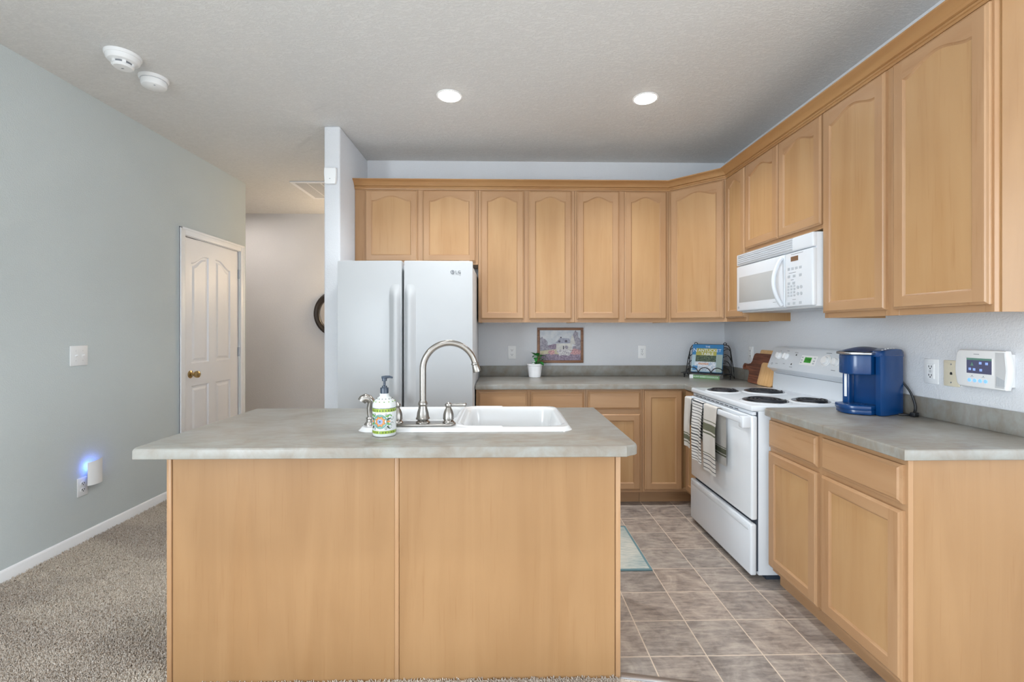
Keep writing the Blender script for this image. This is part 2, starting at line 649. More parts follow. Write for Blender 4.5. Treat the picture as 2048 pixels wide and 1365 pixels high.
# left wall with the door opening
DYA, DYB, DZT = 3.770, 4.560, 2.095
lw = MB()
lw.box(XL - .12, XL, -4.3, -3.0, 0, ZC).box(XL - .12, XL, -.8, DYA, 0, ZC).box(XL - .12, XL, -3.0, -.8, 0, .45).box(XL - .12, XL, -3.0, -.8, 2.45, ZC).box(XL - .12, XL, DYB, LW_END, 0, ZC).box(XL - .12, XL, DYA, DYB, DZT, ZC)
lw.box(XL - .16, XL - .121, DYA - .05, DYB + .05, -.04, DZT + .05)  # unseen backing behind the door, added to stop light leaking under it
struct('wall_left', lw, 'wall_shaded')
struct('wall_hall_side', MB().box(-5.3, XL - .12, LW_END - .1, LW_END, 0, ZC), 'wall')
struct('wall_far', MB().box(-5.3, -1.18, FAR_Y, FAR_Y + .1, 0, ZC), 'wall')
struct('wall_hall_end', MB().box(-5.3, -5.2, LW_END, FAR_Y, 0, ZC), 'wall')
# living room behind the camera
rw = MB()
rw.box(XL, -2.05, -4.3, -4.2, 0, ZC).box(-.05, .75, -4.3, -4.2, 0, ZC).box(2.75, 4.3, -4.3, -4.2, 0, ZC)
rw.box(-2.05, -.05, -4.3, -4.2, 0, .45).box(-2.05, -.05, -4.3, -4.2, 2.45, ZC).box(.75, 2.75, -4.3, -4.2, 2.45, ZC)
struct('wall_rear', rw, 'wall')
rs = MB()
rs.box(4.2, 4.3, -4.2, -2.75, 0, ZC).box(4.2, 4.3, -.45, 1.52, 0, ZC).box(4.2, 4.3, -2.75, -.45, 0, .45).box(4.2, 4.3, -2.75, -.45, 2.45, ZC)
struct('wall_living', rs, 'wall')
for i, (x0, x1, z0, z1) in enumerate(((-2.05, -.05, .45, 2.45), (.75, 2.75, 0, 2.45))):
    fr = MB()
    for a, b, e, f in ((x0, x0 + .06, z0, z1), (x1 - .06, x1, z0, z1), ((x0 + x1) / 2 - .03, (x0 + x1) / 2 + .03, z0, z1), (x0, x1, z0, z0 + .06), (x0, x1, z1 - .06, z1)):
        fr.box(a, b, -4.29, -4.21, e, f)
    struct('window_%d' % (i + 1), fr, 'trim_white')
fr = MB()
for a, b, e, f in ((-2.75, -2.69, .45, 2.45), (-.51, -.45, .45, 2.45), (-1.63, -1.57, .45, 2.45), (-2.75, -.45, .45, .51), (-2.75, -.45, 2.39, 2.45)):
    fr.box(4.21, 4.29, a, b, e, f)
struct('window_3', fr, 'trim_white')
fr = MB()
for a, b, e, f in ((-3.0, -2.94, .45, 2.45), (-.86, -.8, .45, 2.45), (-1.93, -1.87, .45, 2.45), (-3.0, -.8, .45, .51), (-3.0, -.8, 2.39, 2.45)):
    fr.box(XL - .11, XL - .05, a, b, e, f)
struct('window_4', fr, 'trim_white')  # frame of the unseen left window, added along with its fill lamp


def base_profile(x, s):
    # (offset from the wall, z)
    return [(0, 0.0), (.014, 0.0), (.014, .034), (.010, .042), (.010, .047), (.006, .056), (.003, .060), (0, .060)]


def sweep_y(prof, x, s, y0, y1):
    mb = MB()
    poly = [(x + s * a, b) for a, b in prof]
    n = len(poly)
    vs = [(p[0], y0, p[1]) for p in poly] + [(p[0], y1, p[1]) for p in poly]
    fs = [(i, (i + 1) % n, n + (i + 1) % n, n + i) for i in range(n)] + [tuple(range(n))[::-1], tuple(range(n, 2 * n))]
    b = bmesh.new()
    bv = [b.verts.new(v) for v in vs]
    for f in fs:
        b.faces.new([bv[i] for i in f])
    bmesh.ops.recalc_face_normals(b, faces=b.faces)
    return mb.bm(b)


struct('baseboard_left', sweep_y([(a * 1.0, b * 1.12) for a, b in base_profile(0, 1)], XL, 1, -4.2, DYA - .068), 'trim_white')
# carpet pile in the part of the carpet the camera sees: one object, countless tufts
def pile():
    rng = np.random.default_rng(3)
    pts = []
    def fill(x0, x1, y0, y1, d):
        n = int((x1 - x0) * (y1 - y0) * d)
        p = np.empty((n, 2))
        p[:, 0] = rng.uniform(x0, x1, n)
        p[:, 1] = rng.uniform(y0, y1, n)
        pts.append(p)
    fill(XL + .015, -1.24, 1.35, 2.3, 42000)
    fill(XL + .015, -1.24, 2.3, 4.0, 22000)
    fill(-1.24, .44, 1.56, 1.704, 36000)
    fill(.44, .70, 1.56, 1.655, 36000)
    p = np.concatenate(pts)
    n = len(p)
    h = rng.uniform(.008, .015, n)
    r = rng.uniform(.0016, .0028, n)
    lean = rng.normal(0, .0055, (n, 2)) + np.array([-.003, .002])
    a0 = rng.uniform(0, 2 * PI, n)
    V = np.zeros((n, 6, 3))
    for k in range(3):
        a = a0 + k * 2 * PI / 3
        V[:, k, 0] = p[:, 0] + r * np.cos(a)
        V[:, k, 1] = p[:, 1] + r * np.sin(a)
        V[:, k, 2] = 0.0
        V[:, 3 + k, 0] = p[:, 0] + lean[:, 0] + .75 * r * np.cos(a + .6)
        V[:, 3 + k, 1] = p[:, 1] + lean[:, 1] + .75 * r * np.sin(a + .6)
        V[:, 3 + k, 2] = h
    base = (np.arange(n) * 6)[:, None]
    quads = np.concatenate([base + np.array([[0, 1, 4, 3]]), base + np.array([[1, 2, 5, 4]]), base + np.array([[2, 0, 3, 5]])])
    tris = base + np.array([[3, 4, 5]])
    me = bpy.data.meshes.new('carpet_pile')
    nq, nt = len(quads), len(tris)
    me.vertices.add(n * 6)
    me.vertices.foreach_set('co', V.reshape(-1))
    me.loops.add(nq * 4 + nt * 3)
    me.loops.foreach_set('vertex_index', np.concatenate([quads.reshape(-1), tris.reshape(-1)]).astype(np.int32))
    me.polygons.add(nq + nt)
    st = np.concatenate([np.arange(nq) * 4, nq * 4 + np.arange(nt) * 3]).astype(np.int32)
    me.polygons.foreach_set('loop_start', st)
    me.update(calc_edges=True)
    me.validate()
    me.materials.append(M['carpet'])
    o = bpy.data.objects.new('carpet_pile', me)
    COL.objects.link(o)
    tag(o, 'beige speckled carpet pile covering the floor left of the island', 'carpet')
    o['kind'] = 'stuff'


pile()
ts = MB()
ts.prism([(.446, 1.706), (1.395, 1.514), (1.400, 1.545), (.449, 1.736)], 0, .006, bev=.003)
single('transition_strip', ts, 'steel', 'metal strip on the floor between carpet and tile by the island', 'floor strip', (.92, 1.62, 0))
# door in the left wall (faces +x): local x = world y
DW, DH = DYB - DYA, DZT


def contour(u0, u1, w0, ws, wa, n=17, arch=True):
    """bottom-left, bottom-right, then the top from right to left"""
    pts = [(u0, w0), (u1, w0)]
    for i in range(n):
        t = 1 - 2 * i / (n - 1)
        f = 0.0
        if arch == 'half_l':      # rises towards the right
            f = (0.5 - 0.5 * math.cos(PI * min(1, (t + 1) / 1.7)))
        elif arch == 'half_r':
            f = (0.5 - 0.5 * math.cos(PI * min(1, (1 - t) / 1.7)))
        elif arch:
            f = (0.5 + 0.5 * math.cos(PI * min(1, abs(t) / 0.93))) ** 0.78
        pts.append((u0 + (u1 - u0) * (t + 1) / 2, ws + (wa - ws) * f))
    return pts


def cell(mb, U0, U1, W0, W1, u0, u1, w0, ws, wa, steps, arch=True, mi_s=0, mi_r=1, mi_b=0, fill=None, y=0.0):
    """front face of a framed panel; local x across, z up, front towards -y. steps: (inset, depth)"""
    n = 17
    def addq(q, mi):
        mb.add([(p[0], y, p[1]) for p in q], [(0, 1, 2, 3)], mi)
    if u0 > U0:
        addq([(U0, W0), (u0, W0), (u0, W1), (U0, W1)], mi_s)
    if U1 > u1:
        addq([(u1, W0), (U1, W0), (U1, W1), (u1, W1)], mi_s)
    addq([(u0, W0), (u1, W0), (u1, w0), (u0, w0)], mi_r)
    C = contour(u0, u1, w0, ws, wa, n, arch)
    top = C[2:]
    for a, b in zip(top[:-1], top[1:]):
        addq([b, a, (a[0], W1), (b[0], W1)], mi_r)
    prev, pd = C, 0.0
    for ins, d in steps:
        cur = contour(u0 + ins, u1 - ins, w0 + ins, ws - ins, wa - ins, n, arch)
        N = len(cur)
        vs = [(p[0], y + pd, p[1]) for p in prev] + [(p[0], y + d, p[1]) for p in cur]
        mb.add(vs, [(i, (i + 1) % N, N + (i + 1) % N, N + i) for i in range(N)], mi_b)
        prev, pd = cur, d
    (fill or mb).add([(p[0], y + pd, p[1]) for p in prev], [tuple(range(len(prev)))], 0 if fill else mi_b)


STEPS_CAB = [(.003, .004), (.008, .0075)]


def edge_slab(mb, W, H, t, mi=0, lip=.010, drop=.007, y0=0.0):
    """the moulded outer edge of a door or a drawer front: front face at y0 inset by lip; returns the inner rectangle"""
    r0 = [(lip, lip), (W - lip, lip), (W - lip, H - lip), (lip, H - lip)]
    r1 = [(lip * .6, lip * .6), (W - lip * .6, lip * .6), (W - lip * .6, H - lip * .6), (lip * .6, H - lip * .6)]
    r2 = [(0, 0), (W, 0), (W, H), (0, H)]
    prev = [(p[0], y0, p[1]) for p in r0]
    for ring, d in ((r1, drop * .55), (r2, drop), (r2, t)):
        cur = [(p[0], y0 + d, p[1]) for p in ring]
        mb.add(prev + cur, [(i, 4 + i, 4 + (i + 1) % 4, (i + 1) % 4) for i in range(4)], mi)
        prev = cur
    mb.add(prev, [(0, 3, 2, 1)], mi)


def cab_door(parent, W, H, mat, arch=True, stile=.050, label=None):
    mb, pn = MB(), MB()
    edge_slab(mb, W, H, .019)
    L = .010
    s = stile if W > .32 else .046
    sh, ap = (.085, .046) if arch else (.050, .050)
    cell(mb, L, W - L, L, H - L, s, W - s, .050, H - sh, H - ap, STEPS_CAB, arch, 0, 1, 0, fill=pn)
    d = part('door', mb, ['maple_f', 'maple_x', 'maple_x'], parent, local=WM[parent.name].inverted() @ mat, smooth=0.4, label=label)
    part('door_panel', pn, 'maple_v', d)
    return d


def cab_drawer(parent, W, H, mat):
    mb = MB()
    edge_slab(mb, W, H, .019, lip=.014, drop=.009)
    L = .014
    mb.add([(L, 0, L), (W - L, 0, L), (W - L, 0, H - L), (L, 0, H - L)], [(0, 1, 2, 3)])
    return part('drawer', mb, 'maple_x', parent, local=WM[parent.name].inverted() @ mat, smooth=0.4)


# ---- room door
dm = thing('door_1', '', '')
for k in ('label', 'category'):
    del dm[k]
dm['kind'] = 'structure'
RD = T(XL + .0, DYA, 0, PI / 2)   # local x -> +y, local -y -> +x
slab = MB()
yf = .012
slabL = (.004, DW - .004, .003, DH - .006)
pl = [(.105, .332), (.428, .652)]
mid = .380
st = [(.009, .010), (.022, .010), (.042, .003)]
for (u0, u1), U0, U1, ar in ((pl[0], slabL[0], mid, 'half_l'), (pl[1], mid, slabL[1], 'half_r')):
    cell(slab, U0, U1, .94, slabL[3], u0, u1, 1.037, 1.884, 1.958, st, ar, y=yf)
    cell(slab, U0, U1, slabL[2], .94, u0, u1, .14, .846, .846, st, False, y=yf)
slab.box(slabL[0], slabL[1], yf + .012, yf + .035, slabL[2], slabL[3])
slab.box(slabL[0], slabL[0] + .004, yf, yf + .03, slabL[2], slabL[3]).box(slabL[1] - .004, slabL[1], yf, yf + .03, slabL[2], slabL[3]).box(slabL[0], slabL[1], yf, yf + .03, slabL[3] - .004, slabL[3])
part('door_slab', slab, ['white_paint', 'white_paint'], dm, local=RD, smooth=0.35)
cs = MB()
for prof in ((0, .062, 0, DH + .062, -.062, 0), ):
    pass
cw = .062
for a, b, e, f in ((-cw, 0, 0, DH + cw), (DW, DW + cw, 0, DH + cw), (0, DW, DH, DH + cw)):
    cs.box(a, b, -.014, 0, e, f, .004)
for a, b, e, f in ((-cw, -cw + .02, 0, DH + cw), (DW + cw - .02, DW + cw, 0, DH + cw), (-cw, DW + cw, DH + cw - .02, DH + cw)):
    cs.box(a, b, -.019, 0, e, f, .005)
for a, b, e, f in ((0, .004, 0, DH), (DW - .004, DW, 0, DH), (0, DW, DH - .004, DH)):
    cs.box(a, b, 0, .1, e, f)
part('door_casing', cs, 'trim_white', dm, local=RD)
kb = MB()
kx, kz = .092, .946
KM = RD @ Matrix.Translation((kx, yf, kz)) @ Matrix.Rotation(PI / 2, 4, 'X')
kb.lathe([(.032, 0), (.033, .004), (.026, .010), (.012, .013), (.011, .030), (.016, .034), (.027, .046), (.030, .058), (.027, .070), (.016, .078), (.0, .080)], n=28)
part('door_knob', kb, 'brass', dm, local=KM)
lp = MB().box(.006, .012, yf - .002, yf + .01, .90, .985)
part('latch_plate', lp, 'brass', dm, local=RD)
for hz in (1.868, 1.103, .32):
    h = MB()
    h.cyl((DW - .004, .004, hz - .045), (DW - .004, .004, hz + .045), .0065, n=12)
    h.box(DW - .022, DW + .012, .009, .0115, hz - .045, hz + .045)
    part('hinge', h, 'steel', dm, local=RD)

# ------------------------------------------------------------------ cabinets
UB, UT = 1.378, 2.452          # wall cabinet bottom and top
FY, DFY = 3.66, 3.641          # back run: frame plane and door plane
FX, DFX = 1.665, 1.646         # right run
DB, DT = 1.404, 2.434          # door bottom / top
RB, RR, RDG = 0.0, -PI / 2, -PI / 4


def body_back(th, x0, x1, z0, z1, stiles, rails):
    mb = MB()
    mb.box(x0 + .016, x1 - .016, FY + .018, DY, z0 + .012, z1, mi=0)
    mb.box(x0, x0 + .016, FY + .018, DY, z0, z1, mi=0).box(x1 - .016, x1, FY + .018, DY, z0, z1, mi=0)
    part('carcass', mb, 'maple_v', th, world=True)
    fr = MB()
    for a, b in stiles:
        fr.box(a, b, FY, FY + .018, z0, z1, .001, 1, 0)
    for a, b in rails:
        for s0, s1 in zip(stiles[:-1], stiles[1:]):
            fr.box(s0[1], s1[0], FY, FY + .018, a, b, mi=1)
    part('face_frame', fr, ['maple_f', 'maple_x'], th, world=True)


th = thing('wall_cabinet', 'short two-door maple wall cabinet above the white refrigerator', 'cabinet', (-.68, FY, 1.84), group='maple wall cabinets')
body_back(th, -1.178, -.196, 1.842, UT, [(-1.178, -1.085), (-.69, -.625), (-.222, -.196)], [(1.842, 1.87), (2.42, UT)])
for a, b in ((-1.093, -.679), (-.636, -.214)):
    cab_door(th, b - a, DT - 1.864, T(a, DFY, 1.864))
th = thing('wall_cabinet', 'tall two-door maple wall cabinet just right of the refrigerator', 'cabinet', (.19, FY, UB), group='maple wall cabinets')
body_back(th, -.194, .580, UB, UT, [(-.194, -.160), (.155, .225), (.545, .580)], [(UB, 1.415), (2.42, UT)])
for a, b in ((-.173, .171), (.212, .556)):
    cab_door(th, b - a, DT - DB, T(a, DFY, DB))
th = thing('wall_cabinet', 'tall two-door maple wall cabinet between the picture and the corner', 'cabinet', (.96, FY, UB), group='maple wall cabinets')
body_back(th, .582, 1.344, UB, UT, [(.582, .615), (.93, .995), (1.315, 1.344)], [(UB, 1.415), (2.42, UT)])
for a, b in ((.598, .94), (.985, 1.325)):
    cab_door(th, b - a, DT - DB, T(a, DFY, DB))
# diagonal corner cabinet
th = thing('corner_wall_cabinet', 'angled one-door maple corner wall cabinet above the cookbook stand', 'cabinet', (1.6, 3.6, UB), group='maple wall cabinets')
dl = (1.346, FY)
dr = (FX, 3.341)
mb = MB().prism([(1.346, DY), (1.346, FY + .02), (1.36, FY + .012), (FX + .012, 3.355), (FX + .02, 3.341), (XR, 3.341), (XR, DY)], UB + .012, UT)
part('carcass', mb, 'maple_v', th, world=True)
dlen = math.hypot(dr[0] - dl[0], dr[1] - dl[1])
DM = T(dl[0], dl[1], 0, RDG)
fr = MB()
for a, b in ((0, .026), (dlen - .026, dlen)):
    fr.box(a, b, 0, .018, UB, UT, mi=0)
for a, b in ((UB, 1.415), (2.42, UT)):
    fr.box(.026, dlen - .026, 0, .018, a, b, mi=1)
part('face_frame', fr, ['maple_f', 'maple_x'], th, local=WM[th.name].inverted() @ DM)
cab_door(th, .412, DT - DB, DM @ T((dlen - .412) / 2, -.019, DB))


def body_right(th, y0, y1, z0, z1, stiles, rails):
    """y0 > y1: from the corner towards the camera"""
    mb = MB()
    mb.box(FX + .018, XR, y1 + .016, y0 - .016, z0 + .012, z1)
    mb.box(FX + .018, XR, y1, y1 + .016, z0, z1).box(FX + .018, XR, y0 - .016, y0, z0, z1)
    part('carcass', mb, 'maple_v', th, world=True)
    fr = MB()
    for a, b in stiles:
        fr.box(FX, FX + .018, min(a, b), max(a, b), z0, z1, .001, 1, 0)
    for a, b in rails:
        for s0, s1 in zip(stiles[:-1], stiles[1:]):
            fr.box(FX, FX + .018, s1[0], s0[1], a, b, mi=1)
    part('face_frame', fr, ['maple_f', 'maple_y'], th, world=True)


th = thing('wall_cabinet', 'narrow one-door maple wall cabinet left of the microwave', 'cabinet', (FX, 3.2, UB), group='maple wall cabinets')
body_right(th, 3.340, 3.072, UB, UT, [(3.340, 3.31), (3.10, 3.072)], [(UB, 1.415), (2.42, UT)])
cab_door(th, .262, DT - DB, T(DFX, 3.333, DB, RR))
th = thing('wall_cabinet', 'short two-door maple wall cabinet directly above the microwave', 'cabinet', (FX, 2.69, 1.84), group='maple wall cabinets')
body_right(th, 3.070, 2.318, 1.845, UT, [(3.070, 3.045), (2.71, 2.675), (2.345, 2.318)], [(1.845, 1.875), (2.42, UT)])
for a, b in ((3.063, 2.696), (2.690, 2.325)):
    cab_door(th, a - b, DT - 1.866, T(DFX, a, 1.866, RR))
th = thing('wall_cabinet', 'tall two-door maple wall cabinet right of the microwave with its side panel facing us', 'cabinet', (FX, 1.9, UB), group='maple wall cabinets')
body_right(th, 2.316, 1.505, UB, UT, [(2.316, 2.29), (1.945, 1.875), (1.535, 1.505)], [(UB, 1.415), (2.42, UT)])
sp = MB().box(FX + .02, XR, 1.4995, 1.504, UB, UT)
part('end_panel', sp, 'maple_p', th, world=True, label='smooth maple side panel')
for a, b in ((2.312, 1.930), (1.891, 1.512)):
    cab_door(th, a - b, DT - DB, T(DFX, a, DB, RR))
# crown moulding along the whole run
def crown():
    path = [Vector((-1.179, FY)), Vector((1.346, FY)), Vector((FX, 3.341)), Vector((FX, 1.500)), Vector((XR - .001, 1.500))]
    prof = [(0, 2.440), (.007, 2.440), (.009, 2.450), (.014, 2.453), (.014, 2.461), (.010, 2.464), (.020, 2.468), (.024, 2.476), (.034, 2.488), (.048, 2.497), (.057, 2.501), (.062, 2.504), (.062, 2.511), (0, 2.511)]
    dirs = [(b - a).normalized() for a, b in zip(path[:-1], path[1:])]
    nor = [Vector((d.y, -d.x)) for d in dirs]
    vs, fs, ms = [], [], []
    for i, p in enumerate(path):
        if i == 0:
            m = nor[0]
        elif i == len(path) - 1:
            m = nor[-1]
        else:
            m = (nor[i - 1] + nor[i])
            m = m / (m.dot(nor[i]))
        vs += [(p.x + m.x * o, p.y + m.y * o, z) for o, z in prof]
    n = len(prof)
    mb = MB()
    for i in range(len(path) - 1):
        f = [(i * n + k, (i + 1) * n + k, (i + 1) * n + (k + 1) % n, i * n + (k + 1) % n) for k in range(n)]
        fs += f
        ms += [1 if i == 2 else 0] * n
    fs += [tuple(range(n)), tuple((len(path) - 1) * n + k for k in range(n))[::-1]]
    ms += [0, 0]
    mb.v, mb.f, mb.m = vs, fs, ms
    b = bmesh.new()
    bv = [b.verts.new(v) for v in vs]
    for f, m in zip(fs, ms):
        q = b.faces.new([bv[i] for i in f])
        q.material_index = m
    bmesh.ops.recalc_face_normals(b, faces=b.faces)
    mb = MB()
    b.verts.index_update()
    mb.v = [tuple(v.co) for v in b.verts]
    mb.f = [tuple(v.index for v in f.verts) for f in b.faces]
    mb.m = [f.material_index for f in b.faces]
    b.free()
    single('crown_molding', mb, ['crown', 'crown_y'], 'stained maple crown moulding running along the tops of the wall cabinets', 'moulding', (1.3, FY, 2.44), smooth=0.4)


crown()

# ---- base cabinets
BFY, BDY = 3.395, 3.376
BFX, BDX = 1.385, 1.366
CB = .876


def base_back(th, x0, x1, stiles, rails):
    mb = MB().box(x0, x1, BFY + .018, DY, .10, CB)
    part('carcass', mb, 'maple_v', th, world=True)
    part('toe_kick', MB().box(x0, x1, BFY + .075, BFY + .09, 0, .10), 'maple_x', th, world=True)
    fr = MB()
    for a, b in stiles:
        fr.box(a, b, BFY, BFY + .018, .10, CB, mi=0)
    for a, b in rails:
        for s0, s1 in zip(stiles[:-1], stiles[1:]):
            fr.box(s0[1], s1[0], BFY, BFY + .018, a, b, mi=1)
    part('face_frame', fr, ['maple_f', 'maple_x'], th, world=True)


th = thing('base_cabinet', 'maple base cabinet with two drawers beside the refrigerator under the back counter', 'cabinet', (.2, BFY, 0), group='maple base cabinets')
base_back(th, -.196, .622, [(-.196, -.17), (.17, .225), (.595, .622)], [(.10, .125), (.68, .735), (.845, CB)])
for a, b in ((-.179, .182), (.213, .608)):
    cab_drawer(th, b - a, .134, T(a, BDY, .724))
    cab_door(th, b - a, .569, T(a, BDY, .121), False)
th = thing('base_cabinet', 'maple base cabinet of one drawer over one door seen past the island corner', 'cabinet', (.84, BFY, 0), group='maple base cabinets')
base_back(th, .624, 1.047, [(.624, .65), (1.02, 1.047)], [(.10, .125), (.68, .735), (.845, CB)])
cab_drawer(th, .393, .134, T(.639, BDY, .724))
cab_door(th, .393, .569, T(.639, BDY, .121), False)
th = thing('corner_base_cabinet', 'maple corner base cabinet with two doors meeting at a right angle left of the range', 'cabinet', (1.4, 3.4, 0), group='maple base cabinets')
mb = MB().prism([(1.049, DY), (1.049, BFY + .018), (BFX + .018, BFY + .018), (BFX + .018, 3.125), (XR, 3.125), (XR, DY)], .10, CB)
part('carcass', mb, 'maple_v', th, world=True)
part('toe_kick', MB().prism([(1.049, BFY + .075), (BFX + .075, BFY + .075), (BFX + .075, 3.125), (BFX + .09, 3.125), (BFX + .09, BFY + .09), (1.049, BFY + .09)], 0, .10), 'maple_x', th, world=True)
fr = MB()
fr.box(1.049, 1.075, BFY, BFY + .018, .10, CB, mi=0).box(1.075, BFX, BFY, BFY + .018, .10, .125, mi=1).box(1.075, BFX, BFY, BFY + .018, .845, CB, mi=1)
fr.box(BFX, BFX + .018, 3.125, 3.15, .10, CB, mi=0).box(BFX, BFX + .018, 3.15, BFY, .10, .125, mi=2).box(BFX, BFX + .018, 3.15, BFY, .845, CB, mi=2)
part('face_frame', fr, ['maple_f', 'maple_x', 'maple_y'], th, world=True)
cab_door(th, .283, .745, T(1.064, BDY, .118), False)
cab_door(th, .235, .745, T(BDX, 3.374, .118, RR), False)
# right run
RY0, RY1 = 2.322, 1.525
th = thing('base_cabinet', 'maple base cabinet with two drawers and two doors in the right foreground', 'cabinet', (1.6, 1.9, 0), group='maple base cabinets')
mb = MB().box(BFX + .018, XR, RY1 + .012, RY0, .10, CB)
part('carcass', mb, 'maple_v', th, world=True)
part('toe_kick', MB().box(BFX + .05, BFX + .065, RY1 + .012, RY0, 0, .10), 'maple_y', th, world=True)
ep = MB().box(BFX + .0185, XR, RY1, RY1 + .012, 0, CB)
part('end_panel', ep, 'maple_p', th, world=True, label='smooth wide maple end panel')
fr = MB()
sts = [(RY0, RY0 - .02), (1.965, 1.918), (RY1 + .03, RY1)]
for a, b in sts:
    fr.box(BFX, BFX + .018, b, a, .0 if b == RY1 else .10, CB, mi=0)
for a, b in ((.085, .125), (.68, .72), (.84, CB)):
    for s0, s1 in zip(sts[:-1], sts[1:]):
        fr.box(BFX, BFX + .018, s1[0], s0[1], a, b, mi=1)
part('face_frame', fr, ['maple_f', 'maple_y'], th, world=True)
for a, b in ((2.318, 1.957), (1.930, 1.536)):
    cab_drawer(th, a - b, .136, T(BDX, a, .716, RR))
    cab_door(th, a - b, .588, T(BDX, a, .105, RR), False)


# ---- counters
def offs(poly, d):
    """inward offset of a counter-clockwise polygon"""
    n = len(poly)
    out = []
    for i in range(n):
        p0, p1, p2 = (Vector(poly[(i + k) % n]) for k in (-1, 0, 1))
        a, b = (p1 - p0).normalized(), (p2 - p1).normalized()
        na, nb = Vector((-a.y, a.x)), Vector((-b.y, b.x))
        m = na + nb
        m = m / max(m.dot(nb), 1e-6)
        out.append((p1.x + m.x * d, p1.y + m.y * d))
    return out


def slab_top(poly, hole=None, z0=CB, z1=.914, r=.009):
    b = bmesh.new()
    rings = []
    for d, z in ((0.002, z0), (0, z0 + .002), (0, z1 - r), (r * .15, z1 - r * .5), (r * .45, z1 - r * .15), (r, z1)):
        rings.append([b.verts.new((p[0], p[1], z)) for p in offs(poly, d)])
    n = len(poly)
    for q0, q1 in zip(rings[:-1], rings[1:]):
        for i in range(n):
            b.faces.new((q0[i], q0[(i + 1) % n], q1[(i + 1) % n], q1[i]))
    for ring, z in ((rings[-1], z1), (rings[0], z0)):
        es = [b.edges.get((ring[i], ring[(i + 1) % n])) for i in range(n)]
        if hole:
            h = [b.verts.new((p[0], p[1], z)) for p in hole]
            es += [b.edges.new((h[i], h[(i + 1) % len(h)])) for i in range(len(h))]
        bmesh.ops.triangle_fill(b, edges=es, use_beauty=True, use_dissolve=False)
    bmesh.ops.recalc_face_normals(b, faces=b.faces)
    return MB().bm(b)


def round_corner(p, d0, d1, r, n=5):
    """points of an arc replacing corner p between incoming dir d0 and outgoing d1 (unit)"""
    a, bb = Vector(p) - Vector(d0) * r, Vector(p) + Vector(d1) * r
    out = []
    for i in range(n + 1):
        t = i / n
        q = (1 - t) ** 2 * a + 2 * t * (1 - t) * Vector(p) + t * t * bb
        out.append((q.x, q.y))
    return out


ct = thing('countertop', 'L-shaped grey laminate countertop along the back wall into the corner', 'countertop', (.9, 3.7, CB))
poly = [(-.2, 3.362), (1.352, 3.362), (1.352, 3.125), (XR, 3.125), (XR, DY), (-.2, DY)]
part('worktop', slab_top(poly), 'laminate', ct, world=True)
bs = MB().box(-.2, XR - .001, DY - .02, DY, .9135, 1.004, .003)
part('backsplash', bs, 'laminate', ct, world=True)
bs = MB().box(XR - .02, XR, 3.125, DY - .021, .9135, 1.004, .003)
part('backsplash', bs, 'laminate', ct, world=True)
ct = thing('countertop', 'grey laminate countertop on the right base cabinet holding the coffee maker', 'countertop', (1.66, 1.9, CB))
poly = [(1.350, 1.500), (XR, 1.500), (XR, 2.338)] + round_corner((1.350, 2.338), (-1, 0), (0, -1), .035)
part('worktop', slab_top(poly), 'laminate', ct, world=True)
part('backsplash', MB().box(XR - .02, XR, 1.500, 2.338, .9135, 1.004, .003), 'laminate', ct, world=True)

# ---- island
IX0, IX1, IY0, IY1 = -1.262, .478, 1.565, 2.362
th = thing('island_cabinet', 'maple kitchen island cabinet with two flat back panels', 'island', (-.4, 2.0, 0))
PY = 1.708
PX0, PX1 = -1.240, .445
mb = MB().box(PX0 + .006, PX1 - .006, PY + .008, PY + .025, 0.10, CB).box(PX0 + .006, PX0 + .024, PY + .025, 2.335, .10, CB).box(PX1 - .024, PX1 - .006, PY + .025, 2.335, .10, CB)
mb.box(PX0 + .024, PX1 - .024, PY + .025, 2.335, .10, .12).box(PX0 + .024, PX1 - .024, 2.3225, 2.335, .12, CB)
mb.box(PX0 + .006, PX1 - .006, PY + .008, 2.27, 0, .10)
part('carcass', mb, 'maple_p', th, world=True)
for a, b in ((-1.2205, -.402), (-.3865, .4245)):
    part('back_panel', MB().box(a, b, PY + .002, PY + .008, 0.0, CB, .001, 1), 'maple_p', th, world=True)
for a, b in ((PX0, PX0 + .0175), (PX1 - .0185, PX1)):
    part('corner_trim', MB().box(a, b, PY - .003, PY + .03, 0, CB, .003), 'maple_f', th, world=True)
part('seam_trim', MB().box(-.402, -.387, PY - .002, PY + .008, 0, CB, .002), 'maple_f', th, world=True)
for a, b in ((PX0 + .0005, PX0 + .006), (PX1 - .006, PX1 - .0005)):
    part('side_panel', MB().box(a, b, PY + .031, 2.335, 0, CB), 'maple_p', th, world=True)
for i in range(4):
    wdt = (PX1 - PX0 - .02) / 4
    cab_door(th, wdt - .02, .72, T(PX1 - .02 - i * wdt, 2.355, .12, PI), False)
SX0, SX1, SY0, SY1 = -.578, .282, 1.792, 2.318
poly = [(IX0 + .012, IY0), (IX1 - .045, IY0)] + round_corner((IX1, IY0 + .012), (.8, .6), (0, 1), .03, 4)[1:] + [(IX1, IY1), (IX0, IY1), (IX0, IY0 + .018)]
poly = [(IX0 + .010, IY0), (IX1 - .048, IY0), (IX1 - .036, IY0 + .012), (IX1 - .012, IY0 + .026), (IX1 - .002, IY0 + .038), (IX1, IY0 + .052), (IX1, IY1), (IX0, IY1), (IX0, IY0 + .030), (IX0 + .003, IY0 + .014)]
hole = [(SX0 + .03, SY0 + .03), (SX0 + .03, SY1 - .03), (SX1 - .03, SY1 - .03), (SX1 - .03, SY0 + .03)]
ict = single('island_countertop', slab_top(poly, hole), 'laminate', 'grey marbled laminate island countertop with clipped front corners around the white sink', 'countertop', (-.4, 1.96, CB))


